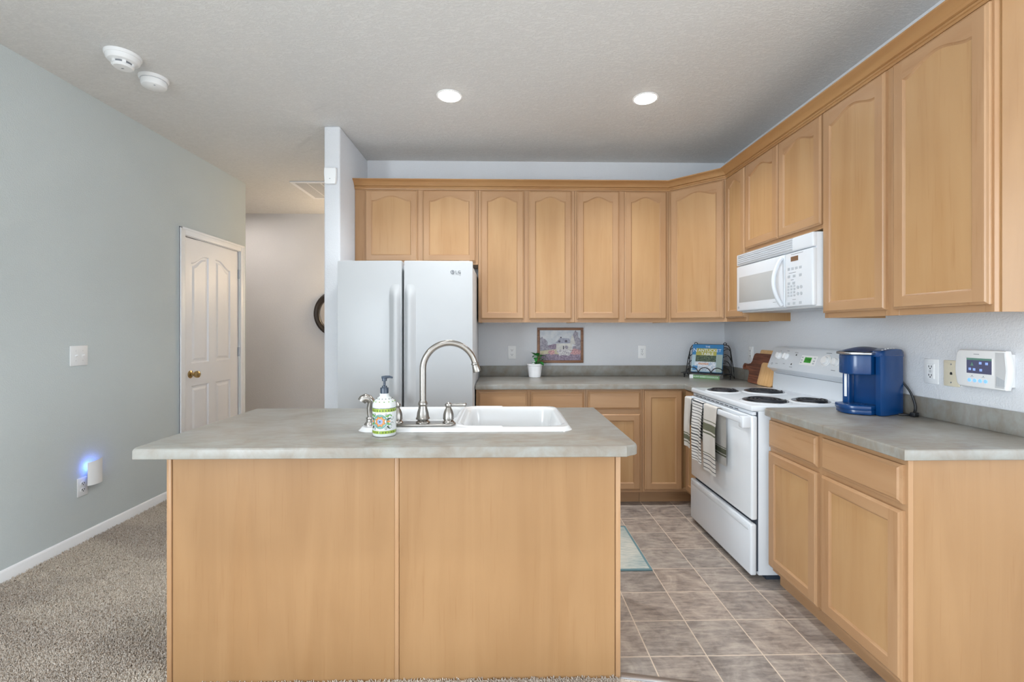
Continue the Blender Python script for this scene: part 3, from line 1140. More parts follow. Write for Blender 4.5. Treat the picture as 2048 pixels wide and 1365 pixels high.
# ---- sink
def sdbox(x, y, x0, x1, y0, y1, r):
    cx, cy = (x0 + x1) / 2, (y0 + y1) / 2
    qx, qy = abs(x - cx) - (x1 - x0) / 2 + r, abs(y - cy) - (y1 - y0) / 2 + r
    return math.hypot(max(qx, 0), max(qy, 0)) + min(max(qx, qy), 0) - r


def ss(t):
    t = max(0, min(1, t))
    return t * t * (3 - 2 * t)


def sink_z(x, y):
    so = sdbox(x, y, SX0, SX1, SY0, SY1, .055)
    z = .9145 + .015 * ss(-so / .016)
    for x0, x1, y0, y1 in ((-.165, .250, 1.838, 2.282), (-.545, -.205, 1.985, 2.282)):
        sd = sdbox(x, y, x0, x1, y0, y1, .07)
        z -= .185 * ss((-sd) / .045) * 1.0
        z -= .004 * ss((-sd + .012) / .012)
    z += .004 * math.exp(-((sdbox(x, y, -.195, .262, 1.822, 2.296, .08)) / .006) ** 2) if x < 0 else 0
    return z


def rr_pt(u, v):
    """unit square -> rounded rectangle of the sink's outline"""
    x, y = SX0 + u * (SX1 - SX0), SY0 + v * (SY1 - SY0)
    so = sdbox(x, y, SX0, SX1, SY0, SY1, .055)
    if so > 0:
        r = .055
        cx = min(max(x, SX0 + r), SX1 - r)
        cy = min(max(y, SY0 + r), SY1 - r)
        d = math.hypot(x - cx, y - cy)
        x, y = cx + (x - cx) * r / d, cy + (y - cy) * r / d
    return (x, y, sink_z(x, y))


sk = thing('kitchen_sink', 'white double-bowl drop-in sink set in the island countertop', 'sink', (-.15, 2.05, .914))
part('basin', MB().grid(rr_pt, 190, 118), 'porcelain', sk, world=True, smooth=3.0)
for x, y in ((.045, 2.06), (-.375, 2.13)):
    part('drain', MB().lathe([(.042, .0), (.043, .003), (.03, .004), (.012, .002)], (x, y, .7265), 24), 'steel', sk, world=True)

# ---- faucet
FXc, FYc = -.324, 1.858
ZD = .9295
fc = thing('kitchen_faucet', 'brushed nickel gooseneck faucet on the island sink', 'faucet', (FXc, FYc, ZD))
def stadium(x0, x1, yc, r, n=10):
    return [(x0 + r * math.cos(PI / 2 + PI * i / n), yc + r * math.sin(PI / 2 + PI * i / n)) for i in range(n + 1)] + [(x1 + r * math.cos(-PI / 2 + PI * i / n), yc + r * math.sin(-PI / 2 + PI * i / n)) for i in range(n + 1)]
part('deck_plate', MB().prism(stadium(FXc - .098, FXc + .098, FYc, .036), ZD, ZD + .010, bev=.004, seg=3), 'nickel', fc, world=True)
bz = ZD + .010
FP = lambda p: [(a * .84, b * .68) for a, b in p]
part('faucet_body', MB().lathe(FP([(.034, 0), (.034, .004), (.026, .014), (.024, .018), (.033, .022), (.034, .028), (.030, .034), (.027, .060), (.021, .085), (.0195, .100), (.022, .104), (.023, .112), (.021, .122), (.0175, .128), (.017, .132)]), (FXc, FYc, bz), 32), 'nickel', fc, world=True)
pts = [(FXc, FYc, bz + .08), (FXc, FYc, bz + .13)]
R = .107
topz = 1.272 - R - .009
pts += [(FXc, FYc, bz + .13 + (topz - bz - .13) * i / 4) for i in range(1, 5)]
dirx, diry = .985, .17
for i in range(1, 25):
    a = PI * i / 24 * .93
    q = R * (1 - math.cos(a))
    pts.append((FXc + dirx * q, FYc + diry * q, topz + R * math.sin(a)))
ex = Vector(pts[-1]) - Vector(pts[-2])
ex.normalize()
part('spout', MB().tube(pts, [.0132] * 6 + [.0132 - .0015 * i / 24 for i in range(24)], 16), 'nickel', fc, world=True)
e0 = Vector(pts[-1])
mat = Matrix.Translation(e0) @ ex.to_track_quat('Z', 'Y').to_matrix().to_4x4()
part('spout_tip', MB().lathe([(.0125, -.002), (.015, 0), (.0155, .004), (.0135, .008), (.015, .014), (.017, .034), (.0165, .038), (.011, .038)], n=24, mat=mat), 'nickel', fc, world=True)
for s in (-1, 1):
    hx = FXc + s * .104
    hd = part('faucet_handle', MB().lathe(FP([(.029, 0), (.029, .004), (.023, .012), (.021, .016), (.026, .020), (.0265, .026), (.025, .050), (.019, .074), (.014, .084), (.0125, .090), (.016, .096), (.018, .104), (.0165, .112), (.009, .118), (.004, .121), (.0, .122)]), (hx, FYc, bz), 28), 'nickel', fc, world=True)
    d = Vector((s * 1.0, -.05 if s > 0 else .25, .03)).normalized()
    p0 = Vector((hx, FYc, bz + .0705)) + d * .010
    mat = Matrix.Translation(p0) @ d.to_track_quat('Z', 'Y').to_matrix().to_4x4()
    part('lever', MB().lathe([(.0052, 0), (.0048, .010), (.0066, .034), (.0078, .050), (.0078, .054), (.0088, .056), (.0088, .060), (.005, .064), (.0, .065)], n=18, mat=mat), 'nickel', hd, world=True)
sx_, sy_ = -.540, 1.872
spr = thing('sink_sprayer', 'brushed nickel side sprayer standing on the sink rim behind the soap bottle', 'sprayer', (sx_, sy_, ZD))
part('sprayer_base', MB().lathe([(.024, 0), (.024, .004), (.017, .012), (.015, .022), (.018, .026), (.014, .032)], (sx_, sy_, ZD), 24), 'nickel', spr, world=True)
sp_pts = [(sx_, sy_, ZD + .028), (sx_ - .003, sy_, ZD + .048), (sx_ - .003, sy_, ZD + .068), (sx_ + .001, sy_, ZD + .084), (sx_ + .003, sy_, ZD + .095), (sx_ - .006, sy_ - .002, ZD + .105), (sx_ - .018, sy_ - .004, ZD + .109), (sx_ - .028, sy_ - .006, ZD + .104), (sx_ - .033, sy_ - .008, ZD + .096)]
part('spray_wand', MB().tube(sp_pts, [.010, .0105, .0115, .013, .015, .0172, .0182, .0185, .0175], 16), 'nickel', spr, world=True)

# ---- soap bottle
SBX, SBY = -.452, 1.752
M['glaze'] = plain('white_glaze', c(204, 208, 208), 0.12, coat=0.4, vary=0.01)
M['g_lime'] = plain('lime_glaze', c(138, 160, 58), 0.15, coat=0.4)
M['g_dark'] = plain('dark_green_glaze', c(40, 62, 48), 0.15, coat=0.4)
M['g_teal'] = plain('pale_teal_glaze', c(104, 150, 140), 0.15, coat=0.4)
M['g_orange'] = plain('apricot_glaze', c(196, 128, 62), 0.15, coat=0.4)
M['g_blue'] = plain('pale_blue_glaze', c(128, 152, 200), 0.15, coat=0.4)
M['g_green'] = plain('leaf_green_glaze', c(92, 150, 62), 0.15, coat=0.4)
sb = thing('soap_bottle', 'white painted ceramic soap pump bottle with green floral bands in front of the sink', 'soap bottle', (SBX, SBY, .914))
RBt = .0445
bt = MB()
bt.lathe([(.036, 0), (.042, .002), (RBt, .010), (RBt, .118), (.043, .122), (.0405, .128), (.034, .136), (.026, .143), (.020, .147), (.0175, .151), (.0175, .160)], n=48)
def ring(z0, z1, mi, r=RBt, e=.0004):
    bt.lathe([(r + e, z0), (r + e, z1)], n=48, mi=mi, cap=False)
ring(.094, .106, 1)
ring(.013, .024, 1)
ring(.1065, .1085, 2)
def dec(shape, ang, z0, mi, e=.0006, r=RBt):
    """flat outline (s along the girth, z) wrapped round the bottle at angle ang"""
    vs = [((r + e) * math.cos(ang + p[0] / r), (r + e) * math.sin(ang + p[0] / r), z0 + p[1]) for p in shape]
    cs_ = (sum(p[0] for p in shape) / len(shape), sum(p[1] for p in shape) / len(shape))
    vs.append(((r + e) * math.cos(ang + cs_[0] / r), (r + e) * math.sin(ang + cs_[0] / r), z0 + cs_[1]))
    n = len(shape)
    bt.add(vs, [(i, (i + 1) % n, n) for i in range(n)], mi)
def disc(rr, n=28, cx=0, cy=0):
    return [(cx + rr * math.cos(2 * PI * i / n), cy + rr * math.sin(2 * PI * i / n)) for i in range(n)]
def petal(a, r0, r1, wd, n=8):
    out = []
    for i in range(n + 1):
        t = i / n
        out.append((r0 + (r1 - r0) * t, wd * math.sin(PI * t ** .8)))
    for i in range(n - 1, 0, -1):
        t = i / n
        out.append((r0 + (r1 - r0) * t, -wd * math.sin(PI * t ** .8)))
    return [(p[0] * math.cos(a) - p[1] * math.sin(a), p[0] * math.sin(a) + p[1] * math.cos(a)) for p in out]
for ang0 in (-PI / 2 - .12, PI / 2 - .12):
    zc = .059
    dec(disc(.0270), ang0, zc, 2, .0006)
    dec(disc(.0262), ang0, zc, 3, .0008)
    for k in range(8):
        dec(petal(k * PI / 4 + PI / 8, .004, .0222, .0072), ang0, zc, 2, .0010)
    for k in range(8):
        dec(petal(k * PI / 4 + PI / 8, .005, .0206, .0060), ang0, zc, 4, .0012)
    for k in range(8):
        dec(petal(k * PI / 4 + PI / 8, .002, .0125, .0034), ang0, zc, 5, .0014)
    dec(disc(.003), ang0, zc, 2, .0016)
    for sgn in (-1, 1):
        for dz, a, mi in ((.016, .7, 6), (.008, .25, 2), (.0, 0, 4), (-.008, -.25, 6), (-.016, -.7, 2)):
            pet = petal(a, 0, .017, .0034)
            dec([(sgn * (.0245 + p[0]), p[1] + dz) for p in pet][::sgn], ang0, zc, mi, .0010)
        for dz in (.026, -.026):
            dec([(sgn * (.022 + p[0]), p[1]) for p in disc(.0042, 12)], ang0, zc + dz, 2, .0009)
            dec([(sgn * (.022 + p[0]), p[1]) for p in disc(.0024, 12)], ang0, zc + dz, 0, .0011)
for ang0 in (-PI / 2 - .12, PI / 2 - .12):
    for sgn in (-1, 1):
        for q0, q1, rr_, a0 in ((.034, .020, .007, 0), (.036, -.020, .007, 2), (.030, .000, .005, 1), (.046, .012, .006, 3), (.046, -.010, .006, .5)):
            for kk in range(9):
                a = a0 + kk * .5
                dec(disc(.0013, 6, sgn * (q0 + rr_ * math.cos(a)), q1 + rr_ * math.sin(a)), ang0, .059, 2, .0008)
        for k in range(3):
            dec(petal(PI / 2 + sgn * .5, 0, .011, .0024), ang0 + sgn * (.55 + .22 * k), .076 - .030 * (k % 2), 6, .0009)
for k in range(26):
    a = 2 * PI * k / 26
    dec(petal(PI / 2, -.0045, .0045, .0014), a, .0995, 2, .0008)
    dec(petal(PI / 2, -.004, .004, .0014), a, .0185, 2, .0008)
for k in range(14):
    a = 2 * PI * k / 14
    bt.sphere((.0385 * math.cos(a), .0385 * math.sin(a), .1310), .0032, 8, 6 if k % 2 else 1, sz=.5)
    bt.sphere((.0285 * math.cos(a + .2), .0285 * math.sin(a + .2), .1412), .0026, 8, 2, sz=.5)
part('bottle', bt, ['glaze', 'g_lime', 'g_dark', 'g_teal', 'g_orange', 'g_blue', 'g_green'], sb, label='white glazed bottle painted with a flower medallion')
pp = MB()
pp.lathe([(.0155, .158), (.0155, .180), (.0145, .182), (.0095, .183), (.0095, .188), (.0045, .190), (.0045, .206), (.009, .207), (.0095, .218), (.008, .221)], n=24)
pp.tube([(-.010, 0, .2195), (.004, 0, .2215), (.020, -.001, .2228), (.032, -.002, .2195)], [.0055, .006, .0048, .003], 10)
part('pump', pp, 'pump', sb, label='dark slate pump top')

# ------------------------------------------------------------------ refrigerator
fx0, fx1, fy = -1.112, -.203, 3.078
rf = thing('refrigerator', 'white french-door refrigerator between the stub wall and the back counter', 'refrigerator', (-.66, 3.4, 0))
bd = MB().box(fx0 + .004, fx1 - .004, fy + .075, 3.93, .02, 1.765, .006)
bd.box(fx0 + .03, fx1 - .03, fy + .1, 3.9, 0, .03, mi=1)
part('body', bd, ['fridge_side', 'dark'], rf, world=True)
gap = (-.679, -.662)
def fdoor(x0, x1, z0, z1, bulge=.016):
    n = 14
    cxm, hw = (fx0 + fx1) / 2, (fx1 - fx0) / 2
    front = []
    for i in range(n + 1):
        x = x0 + (x1 - x0) * i / n
        front.append((x, fy + bulge * ((x - cxm) / hw) ** 2))
    return MB().prism(front + [(x1, fy + .068), (x0, fy + .068)], z0, z1, bev=.007, seg=3)
def grip(x0, x1, z0, z1, side):
    """tall contoured grip that swells out of the door towards the gap"""
    def fn(u, v):
        x = x0 + (x1 - x0) * u
        z = z0 + (z1 - z0) * v
        e = min(1, v * 9, (1 - v) * 9)
        t = u if side > 0 else 1 - u
        s = (math.sin(PI * t ** 1.25)) * .034 * ss(e)
        b = .016 * ((x - (fx0 + fx1) / 2) / ((fx1 - fx0) / 2)) ** 2
        return (x, fy + b + .001 - s, z)
    return MB().grid(fn, 18, 40)
dL = part('door', fdoor(fx0, gap[0], .70, 1.785), 'fridge', rf, world=True)
part('handle', grip(gap[0] - .085, gap[0] - .004, .80, 1.63, 1), 'fridge', dL, world=True, smooth=1.5)
dR = part('door', fdoor(gap[1], fx1, .70, 1.785), 'fridge', rf, world=True)
part('handle', grip(gap[1] + .004, gap[1] + .080, .80, 1.63, -1), 'fridge', dR, world=True, smooth=1.5)
dF = part('freezer_drawer', fdoor(fx0, fx1, .06, .685), 'fridge', rf, world=True)
part('handle', MB().tube([(fx0 + .1, fy + .02, .60), (fx0 + .12, fy - .035, .60), (fx1 - .12, fy - .035, .60), (fx1 - .1, fy + .02, .60)], .012, 10), 'fridge', dF, world=True)
lg = MB()
LM = Matrix.Translation((-.338, fy + .0075, 1.709)) @ Matrix.Rotation(.02, 4, 'Z') @ Matrix.Rotation(PI / 2, 4, 'X')
lg.lathe([(.0135, -.001), (.0135, .0006)], n=28, mat=LM)
lg.box(-.0065, -.0045, -.006, .007, 0, .0012, mi=1, mat=LM).box(-.0065, .003, -.0065, -.0048, 0, .0012, mi=1, mat=LM).box(.003, .009, -.001, .0008, 0, .0012, mi=1, mat=LM)
lgt = MB()
lgt.text('LG', .030, LM @ Matrix.Translation((.038, -.001, 0)), 0, .0008, 1.05)
part('brand_badge', lg, ['print', 'plastic'], dR, world=True, label='small round grey badge')
part('brand_lettering', lgt, 'print', dR, world=True, label='grey LG letters')
for a, b in ((fx0 + .02, fx0 + .10), (fx1 - .10, fx1 - .02)):
    part('hinge_cover', MB().box(a, b, fy + .03, fy + .12, 1.766, 1.79, .008), 'fridge_side', rf, world=True)

# ------------------------------------------------------------------ range
RX, RYL, RW = 1.300, 3.113, .763
rg = thing('electric_range', 'white electric coil range between the corner and right cabinets', 'range', (RX, RYL, 0), RR)
DPT = XR - RX - .012
part('body', MB().box(.004, RW - .004, .040, DPT - .02, .03, .890, .003).box(.02, RW - .02, .09, DPT - .05, 0, .03, mi=1).box(.008, RW - .008, .030, .045, .05, .885, mi=1), ['appliance', 'shadow_gap'], rg)
ck = MB()
ck.box(0, RW, .0, DPT - .09, .889, .920, .010, 3)
# raised burner mounds
burn = [(3.113 - 2.915, 1.425 - RX, .083), (3.113 - 2.868, 1.668 - RX, .105), (3.113 - 2.497, 1.458 - RX, .105), (3.113 - 2.475, 1.700 - RX, .083)]
for bx, by, br in burn:
    ck.lathe([(br + .034, .915), (br + .026, .920), (br + .018, .9245), (br + .008, .9255), (br + .0, .925)], (bx, by, 0), 40, cap=False)
part('cooktop', ck, 'appliance', rg, smooth=0.5)
for bx, by, br in burn:
    b_ = part('burner', MB().lathe([(br + .010, .9255), (br + .009, .9285), (br - .004, .9270), (br - .012, .9235), (.03, .9215), (.0, .9215)], (bx, by, 0), 40, cap=False), 'drip', rg)
    co = MB()
    pts = []
    turns = 4.2 if br > .09 else 3.3
    N = int(turns * 30)
    for i in range(N + 1):
        a = 2 * PI * turns * i / N
        r = .018 + (br - .024) * i / N
        pts.append((bx + r * math.cos(a), by + r * math.sin(a), .9315))
    co.tube(pts, .0052, 8)
    for k in range(3):
        a = k * 2 * PI / 3 + .4
        co.box(.014, br - .004, -.0015, .0015, .9225, .9265, mat=Matrix.Translation((bx, by, 0)) @ Matrix.Rotation(a, 4, 'Z'))
    part('coil', co, 'coil', b_)
# backguard: riser and tilted control panel
bgp = [(DPT - .095, .905), (DPT - .085, 1.020), (DPT - .085, 1.030), (DPT - .128, 1.060), (DPT - .130, 1.068), (DPT - .082, 1.192), (DPT - .070, 1.200), (DPT, 1.200), (DPT, .905)]
pr = MB().prism(bgp, .004, RW - .004, 'YZ', bev=.006, seg=3, mi=2)
pr.box(.03, RW - .03, DPT - .0865, DPT - .080, 1.0225, 1.0255)
# control face frame: local x across, y up the slope, z outwards
sl = Vector((0, .048, .124)).normalized()
outn = Vector((0, -sl.z, sl.y))
CM = Matrix(((1, 0, 0, 0), (0, sl.y, outn.y, DPT - .106), (0, sl.z, outn.z, 1.130), (0, 0, 0, 1)))
def knob(x, y, r, lab):
    k = MB()
    m = CM @ Matrix.Translation((x, y, .001))
    k.lathe([(r + .004, 0), (r + .004, .003), (r, .004), (r * .92, .017), (r * .86, .019), (0, .019)], n=28, mat=m)
    k.box(-.004, .004, -r * .85, r * .85, .018, .024, .002, mat=m @ Matrix.Rotation(lab, 4, 'Z'))
    return part('knob', k, 'plastic', rg)
knob(.100, .014, .022, .3)
knob(.176, .014, .022, -.2)
knob(.622, .006, .022, .2)
knob(.694, .006, .022, .2)
k = MB()
m_ = CM @ Matrix.Translation((.545, .010, .001))
k.lathe([(.036, 0), (.036, .004), (.033, .006), (.023, .006), (.021, .02), (0, .021)], n=32, mat=m_)
part('oven_knob', k, ['plastic'], rg)
for i in range(22):
    a = i * .22 - 2.2
    pr.box(.0285, .032, -.0006, .0006, .006, .0066, mat=m_ @ Matrix.Rotation(a, 4, 'Z'))
for x, y, ww in ((.100, .049, .004), (.100, -.040, .012), (.176, .052, .012), (.176, -.036, .010), (.262, .045, .016), (.255, -.052, .014), (.545, .056, .022), (.622, -.042, .016), (.694, -.042, .016)):
    pr.box(x - ww, x + ww, y - .0014, y + .0014, .0006, .0012, mat=CM)
for x, y in ((.268, .030), (.252, -.034)):
    pr.box(x - .004, x + .004, y - .005, y + .005, .0006, .0016, mi=1, mat=CM)
pr.lathe([(.0075, .0005), (.0075, .0012), (.006, .0012), (.006, .0005)], n=20, mat=CM @ Matrix.Translation((.050, -.044, 0)), cap=False)
part('backguard', pr, ['print', 'dark', 'appliance'], rg, smooth=0.6)
dp = MB()
dp.box(.325, .465, -.030, .032, .0, .0022, .001, 1, 0, CM)
part('clock_panel', dp, 'plastic', rg)
dd = MB().box(.362, .422, -.014, .020, .0015, .0032, mat=CM)
cl = part('clock_display', dd, 'lcd_green', rg)
for x, y in ((.338, .018), (.338, .000), (.338, -.016), (.448, .018), (.448, .000), (.448, -.016)):
    part('clock_button', MB().box(x - .007, x + .007, y - .004, y + .004, .0018, .0030, mat=CM), 'print_light', rg)
dgt = MB()
for x, ch in ((.376, '1'), (.388, '2'), (.401, '0'), (.412, '8')):
    dgt.text(ch, .022, CM @ Matrix.Translation((x, .003, .0036)), 0, .0002)
part('clock_digits', dgt, plain('clock_digit_green', c(30, 70, 30), 0.4), rg)
# vent slots strip, oven door, handle, drawer
part('vent_strip', MB().box(.01, RW - .01, .012, .04, .868, .886, .003), 'appliance', rg)
vs_ = MB()
for i in range(10):
    x = .055 + i * .057
    vs_.box(x, x + .040, .0105, .014, .8735, .8775)
part('vent_slots', vs_, 'dark', rg)
od = part('oven_door', MB().box(0, RW, .0, .034, .320, .866, .010, 3), 'oven_glass', rg)
hb = MB()
hb.box(.02, RW - .02, -.046, -.030, .822, .856, .007, 3)
for a, b in ((.006, .050), (RW - .050, RW - .006)):
    hb.box(a, b, -.044, .004, .800, .864, .008, 3)
part('handle', hb, 'appliance', od)
dw = MB()
dw.box(0, RW, -.004, .030, .030, .300, .010, 3)
wdr = part('storage_drawer', dw, 'appliance', rg)
part('drawer_lip', MB().box(.02, RW - .02, -.0065, -.002, .262, .288, .004), 'appliance', wdr)


# ---- towels over the oven handle (world placement through the range's frame)
RGM = WM[rg.name]
def towel(name, label, x0, x1, front, back, mats, bands, swap=0.0, wob=.004, back_shift=0.0):
    """cloth draped over the handle bar: back flap, over the bar, front flap; bands: list of (s0, s1, material index) measured down the front; negative = back flap"""
    barz, yb = .861, -.038
    L = front + back
    mb = MB()
    nu, nv = 14, 150
    th_ = .0022
    def pos(u, s, off):
        x = x0 + (x1 - x0) * u
        if s >= 0:
            d = s
            over = min(1, d / .02)
            y = yb - (.011 * math.sin(over * PI / 2)) - .004 * min(1, d / .2)
            z = barz + .002 - max(0, d - .012) - .004 * over
            y -= wob * math.sin(u * 7 + d * 5) * min(1, d / .15)
            x += -.012 * (d / .3) * (u - .5) - .006 * math.sin(d * 9)
            return (x, y - off, z)
        d = -s
        over = min(1, d / .02)
        y = yb + .011 * math.sin(over * PI / 2) + .002 * min(1, d / .2)
        z = barz + .002 - max(0, d - .012) - .004 * over
        x += back_shift * min(1, d / .05)
        y += .5 * wob * math.sin(u * 6 + 1)
        return (x, min(y, -.006 - .0015) + off * .0, z)
    def mi(u, v):
        s = -back + L * v
        for a, b, m in bands:
            if a <= s < b:
                return m
        return 0
    for off, fl in ((th_, False), (0.0, True)):
        mb.grid(lambda u, v: RGM @ Vector(pos(u, -back + L * v, off)), nu, nv, mi=mi, flip=fl)
    return single(name, mb, mats, label, 'towel', tuple(RGM @ Vector(((x0 + x1) / 2, -.03, .86))), 'towels on the oven handle', smooth=1.2)


st_w = ['linen', 'stripe_olive', 'stripe_dark', 'linen_white']
towel('hand_towel', 'plain beige towel with one olive band, leftmost on the oven handle', .022, .128, .340, .20, st_w, [(.245, .252, 1), (.262, .292, 1), (.304, .311, 1)])
stripes = []
s = .012
while s < .41:
    stripes.append((s, s + .0055, 2))
    s += .0195
stripes2 = [(-a - .0055, -a, 2) for a in np.arange(.012, .26, .0195)]
towel('hand_towel', 'white towel with thin charcoal stripes in the middle of the oven handle', .150, .300, .395, .26, ['linen_white', 'stripe_olive', 'stripe_dark'], stripes + stripes2, wob=.007, back_shift=.03)
bands = [(.102, .108, 1), (.124, .166, 1), (.180, .187, 1), (.300, .307, 1)] + [(.318 + i * .0125, .3215 + i * .0125, 2) for i in range(7)] + [(-.235, -.228, 1), (-.268, -.242, 1), (-.283, -.276, 1)]
towel('hand_towel', 'beige towel with a wide olive band, rightmost on the oven handle', .318, .488, .412, .335, st_w, bands, back_shift=.055)

# ------------------------------------------------------------------ microwave
MX, MYL, MZ, MW, MH = 1.602, 3.083, 1.434, .766, .393
mw = thing('microwave', 'white over-the-range microwave below the short wall cabinet', 'microwave', (MX, MYL, MZ), RR)
mb = MB().box(0, MW, .020, XR - MX, .006, MH, .004)
part('body', mb, 'appliance', mw)
part('underside_vent', MB().box(.02, MW - .02, .03, .34, 0, .008).box(.1, .33, .06, .2, -.0006, .002, mi=1).box(.43, .66, .06, .2, -.0006, .002, mi=1), ['plastic_grey', 'steel'], mw)
gz = .312
gr = MB()
gr.box(0, MW, .0, .03, gz + .004, MH, .008, 3)
vg = part('vent_grille', gr, 'appliance', mw)
sl_ = MB()
for i in range(5):
    z = gz + .014 + i * .0125
    sl_.box(.020, .60, -.004, .004, z + .004, z + .0085, .0015, 1)
part('louvres', sl_, 'appliance', vg)
sl_ = MB()
for i in range(6):
    z = gz + .0105 + i * .0125
    sl_.box(.018, .602, -.0006, .003, z, z + .0055)
part('louvre_gaps', sl_, 'print_light', vg)
dr_ = part('door', MB().box(.0, .530, .0, .03, .010, gz, .008, 3), 'appliance', mw)
wn_ = MB().box(.034, .440, -.001, .004, .066, .238, .003)
part('window', wn_, 'mw_window', dr_, label='pale grey mesh window')
lgm = MB().lathe([(.007, 0), (.007, .0012), (.0055, .0012), (.0055, 0)], n=18, mat=Matrix.Translation((.028, -.0002, .034)) @ Matrix.Rotation(PI / 2, 4, 'X'), cap=False)
part('badge', lgm, 'print', dr_)
part('lettering', MB().box(.42, .452, -.0006, .001, .045, .047), 'print', dr_)
hp = []
for i in range(17):
    t = i / 16
    hp.append((.512 - .004 * math.sin(PI * t), -.004 - .046 * math.sin(PI * t) ** .8, .022 + .272 * t))
hh = MB().tube(hp, .0115, 12)
part('handle', hh, 'appliance', dr_)
mk = MB().box(.533, MW, .0, .03, .010, gz, .008, 3)
for x, z, ww in ((.600, .199, .030), (.600, .160, .012), (.616, .050, .014), (.64, .300, .05)):
    mk.box(x - ww, x + ww, -.0006, .001, z - .0012, z + .0012, mi=1)
cp = part('control_panel', mk, ['appliance', 'print'], mw)
part('display', MB().box(.588, .650, -.0012, .003, .262, .288), 'lcd_brown', cp)
for row, z, xs in ((0, .222, (.570, .602, .634, .668)), (1, .180, (.570, .616, .668)), (2, .142, (.570, .612)), (3, .030, (.570, .616, .668))):
    for x in xs:
        part('button', MB().box(x - .011, x + .011, -.0012, .002, z - .007, z + .007, .001, 1), 'print_light', cp)
for i in range(4):
    for j in range(3):
        x, z = .566 + j * .026, .126 - i * .0175
        part('button', MB().box(x - .008, x + .008, -.0012, .002, z - .0055, z + .0055, .001, 1), 'print_light', cp)
for x, z in ((.648, .115), (.676, .115), (.648, .080), (.676, .080)):
    part('round_button', MB().lathe([(.009, -.0012), (.009, .002)], n=14, mat=Matrix.Translation((x, 0, z)) @ Matrix.Rotation(PI / 2, 4, 'X')), 'print_light', cp)

# ------------------------------------------------------------------ coffee maker
cmk = thing('coffee_maker', 'navy blue single-serve coffee maker with black cord on the right counter', 'coffee maker', (1.798, 2.185, .914), RR + .40)
# local: x across (left as seen from its front .. right), front towards -y
HW, D0, D1, HT = .094, -.110, .112, .318
def taper(poly, z0, z1, k):
    return poly
col_ = MB()
col_.prism([(.052, D0 + .055), (.060, D0 + .035), (HW - .012, D0 + .030), (HW, D0 + .05), (HW, D1 - .03), (HW - .03, D1), (-HW + .03, D1), (-HW, D1 - .03), (-HW, -.015), (-HW + .008, -.025), (.052, -.025)], 0, .285, bev=.006, seg=3)
part('housing', col_, 'blue', cmk, smooth=0.6)
tp = MB()
def cm_top(u, v):
    x, y = -HW + 2 * HW * u, D0 + .03 + (D1 - D0 - .03) * v
    sd = sdbox(x, y, -HW, HW, D0 + .03, D1, .028)
    if sd > 0:
        cx, cy = min(max(x, -HW + .028), HW - .028), min(max(y, D0 + .058), D1 - .028)
        d = math.hypot(x - cx, y - cy)
        x, y = cx + (x - cx) * .028 / d, cy + (y - cy) * .028 / d
    if u in (0, 1) or v in (0, 1):
        return (x, y, .276)
    z = .288 + .026 * math.sin(PI * min(1, .16 + .60 * v))
    return (x, y, z - .010 * ss((.010 + sd) / .010))
tp.grid(cm_top, 28, 28)
part('top_cover', tp, 'blue', cmk, smooth=0.9)
hd_ = MB()
n = 16
arc = [(-.088 + .140 * i / n, D0 + .012 - .042 * math.sin(PI * i / n)) for i in range(n + 1)]
hd_.prism(arc + [(.052, .01), (-.088, .01)], .190, .284, bev=.005, seg=3)
part('brew_head', hd_, 'blue', cmk, smooth=0.6)
arc2 = [(-.096 + .156 * i / n, D0 + .002 - .050 * math.sin(PI * i / n)) for i in range(n + 1)]
lid = MB()
lid.prism(arc2 + [(.060, .02), (-.096, .02)], .284, .297, bev=.004, seg=2)
part('lid_handle', lid, 'steel', cmk, label='silver lid handle', smooth=0.6)
ld = MB().grid(lambda u, v: (-.084 + .130 * u, D0 - .022 + .17 * v, .296 + .0255 * math.sin(PI * (.06 + .64 * v)) * (math.sin(PI * (.04 + .92 * u)) ** .6)), 14, 14)
part('lid', ld, 'blue_dark', cmk, smooth=1.2)
part('cavity_back', MB().box(-.062, .052, -.024, -.018, .035, .20), 'blue_dark', cmk)
ped = MB().box(-HW, -.060, D0 + .045, -.02, .030, .215, .008, 3)
part('water_column', ped, 'blue', cmk)
part('level_window', MB().box(-.083, -.071, D0 + .0425, D0 + .047, .072, .190, .002), 'plastic', cmk, label='white water level strip')
tr = MB()
arc3 = [(-.100 + .156 * i / n, D0 + .008 - .048 * math.sin(PI * i / n)) for i in range(n + 1)]
tr.prism(arc3 + [(.056, -.02), (-.100, -.02)], .002, .024, bev=.003)
arc4 = [(-.103 + .160 * i / n, D0 + .004 - .052 * math.sin(PI * i / n)) for i in range(n + 1)]
tr.prism(arc4 + [(.057, -.02), (-.103, -.02)], .022, .044, bev=.004)
dt = part('drip_tray', tr, 'blue', cmk, smooth=0.6)
hl = MB()
for i in range(-3, 4):
    for j in range(-2, 3):
        if (i / 3.4) ** 2 + (j / 2.6) ** 2 < 1:
            hl.box(-.022 + i * .013 - .0035, -.022 + i * .013 + .0035, D0 + .022 + j * .014 - .0035, D0 + .022 + j * .014 + .0035, .0438, .0446)
part('drip_grate', hl, 'blue_dark', dt)
for i in range(5):
    v = .18 + i * .12
    bn = MB().sphere((.072, D0 + .03 + (D1 - D0 - .03) * v, .2885 + .026 * math.sin(PI * (.16 + .60 * v))), .0042, 10, 0, sz=.5)
    part('button', bn, 'plastic', cmk)
cw_ = Vector((1.905, 2.15, .0))
cd = MB()
cpts = [(1.838, 2.215, 1.135), (1.868, 2.185, 1.122), (1.896, 2.150, 1.085), (1.918, 2.115, 1.030), (1.927, 2.098, .975), (1.924, 2.092, .938), (1.900, 2.085, .921), (1.872, 2.090, .919), (1.852, 2.10, .919)]
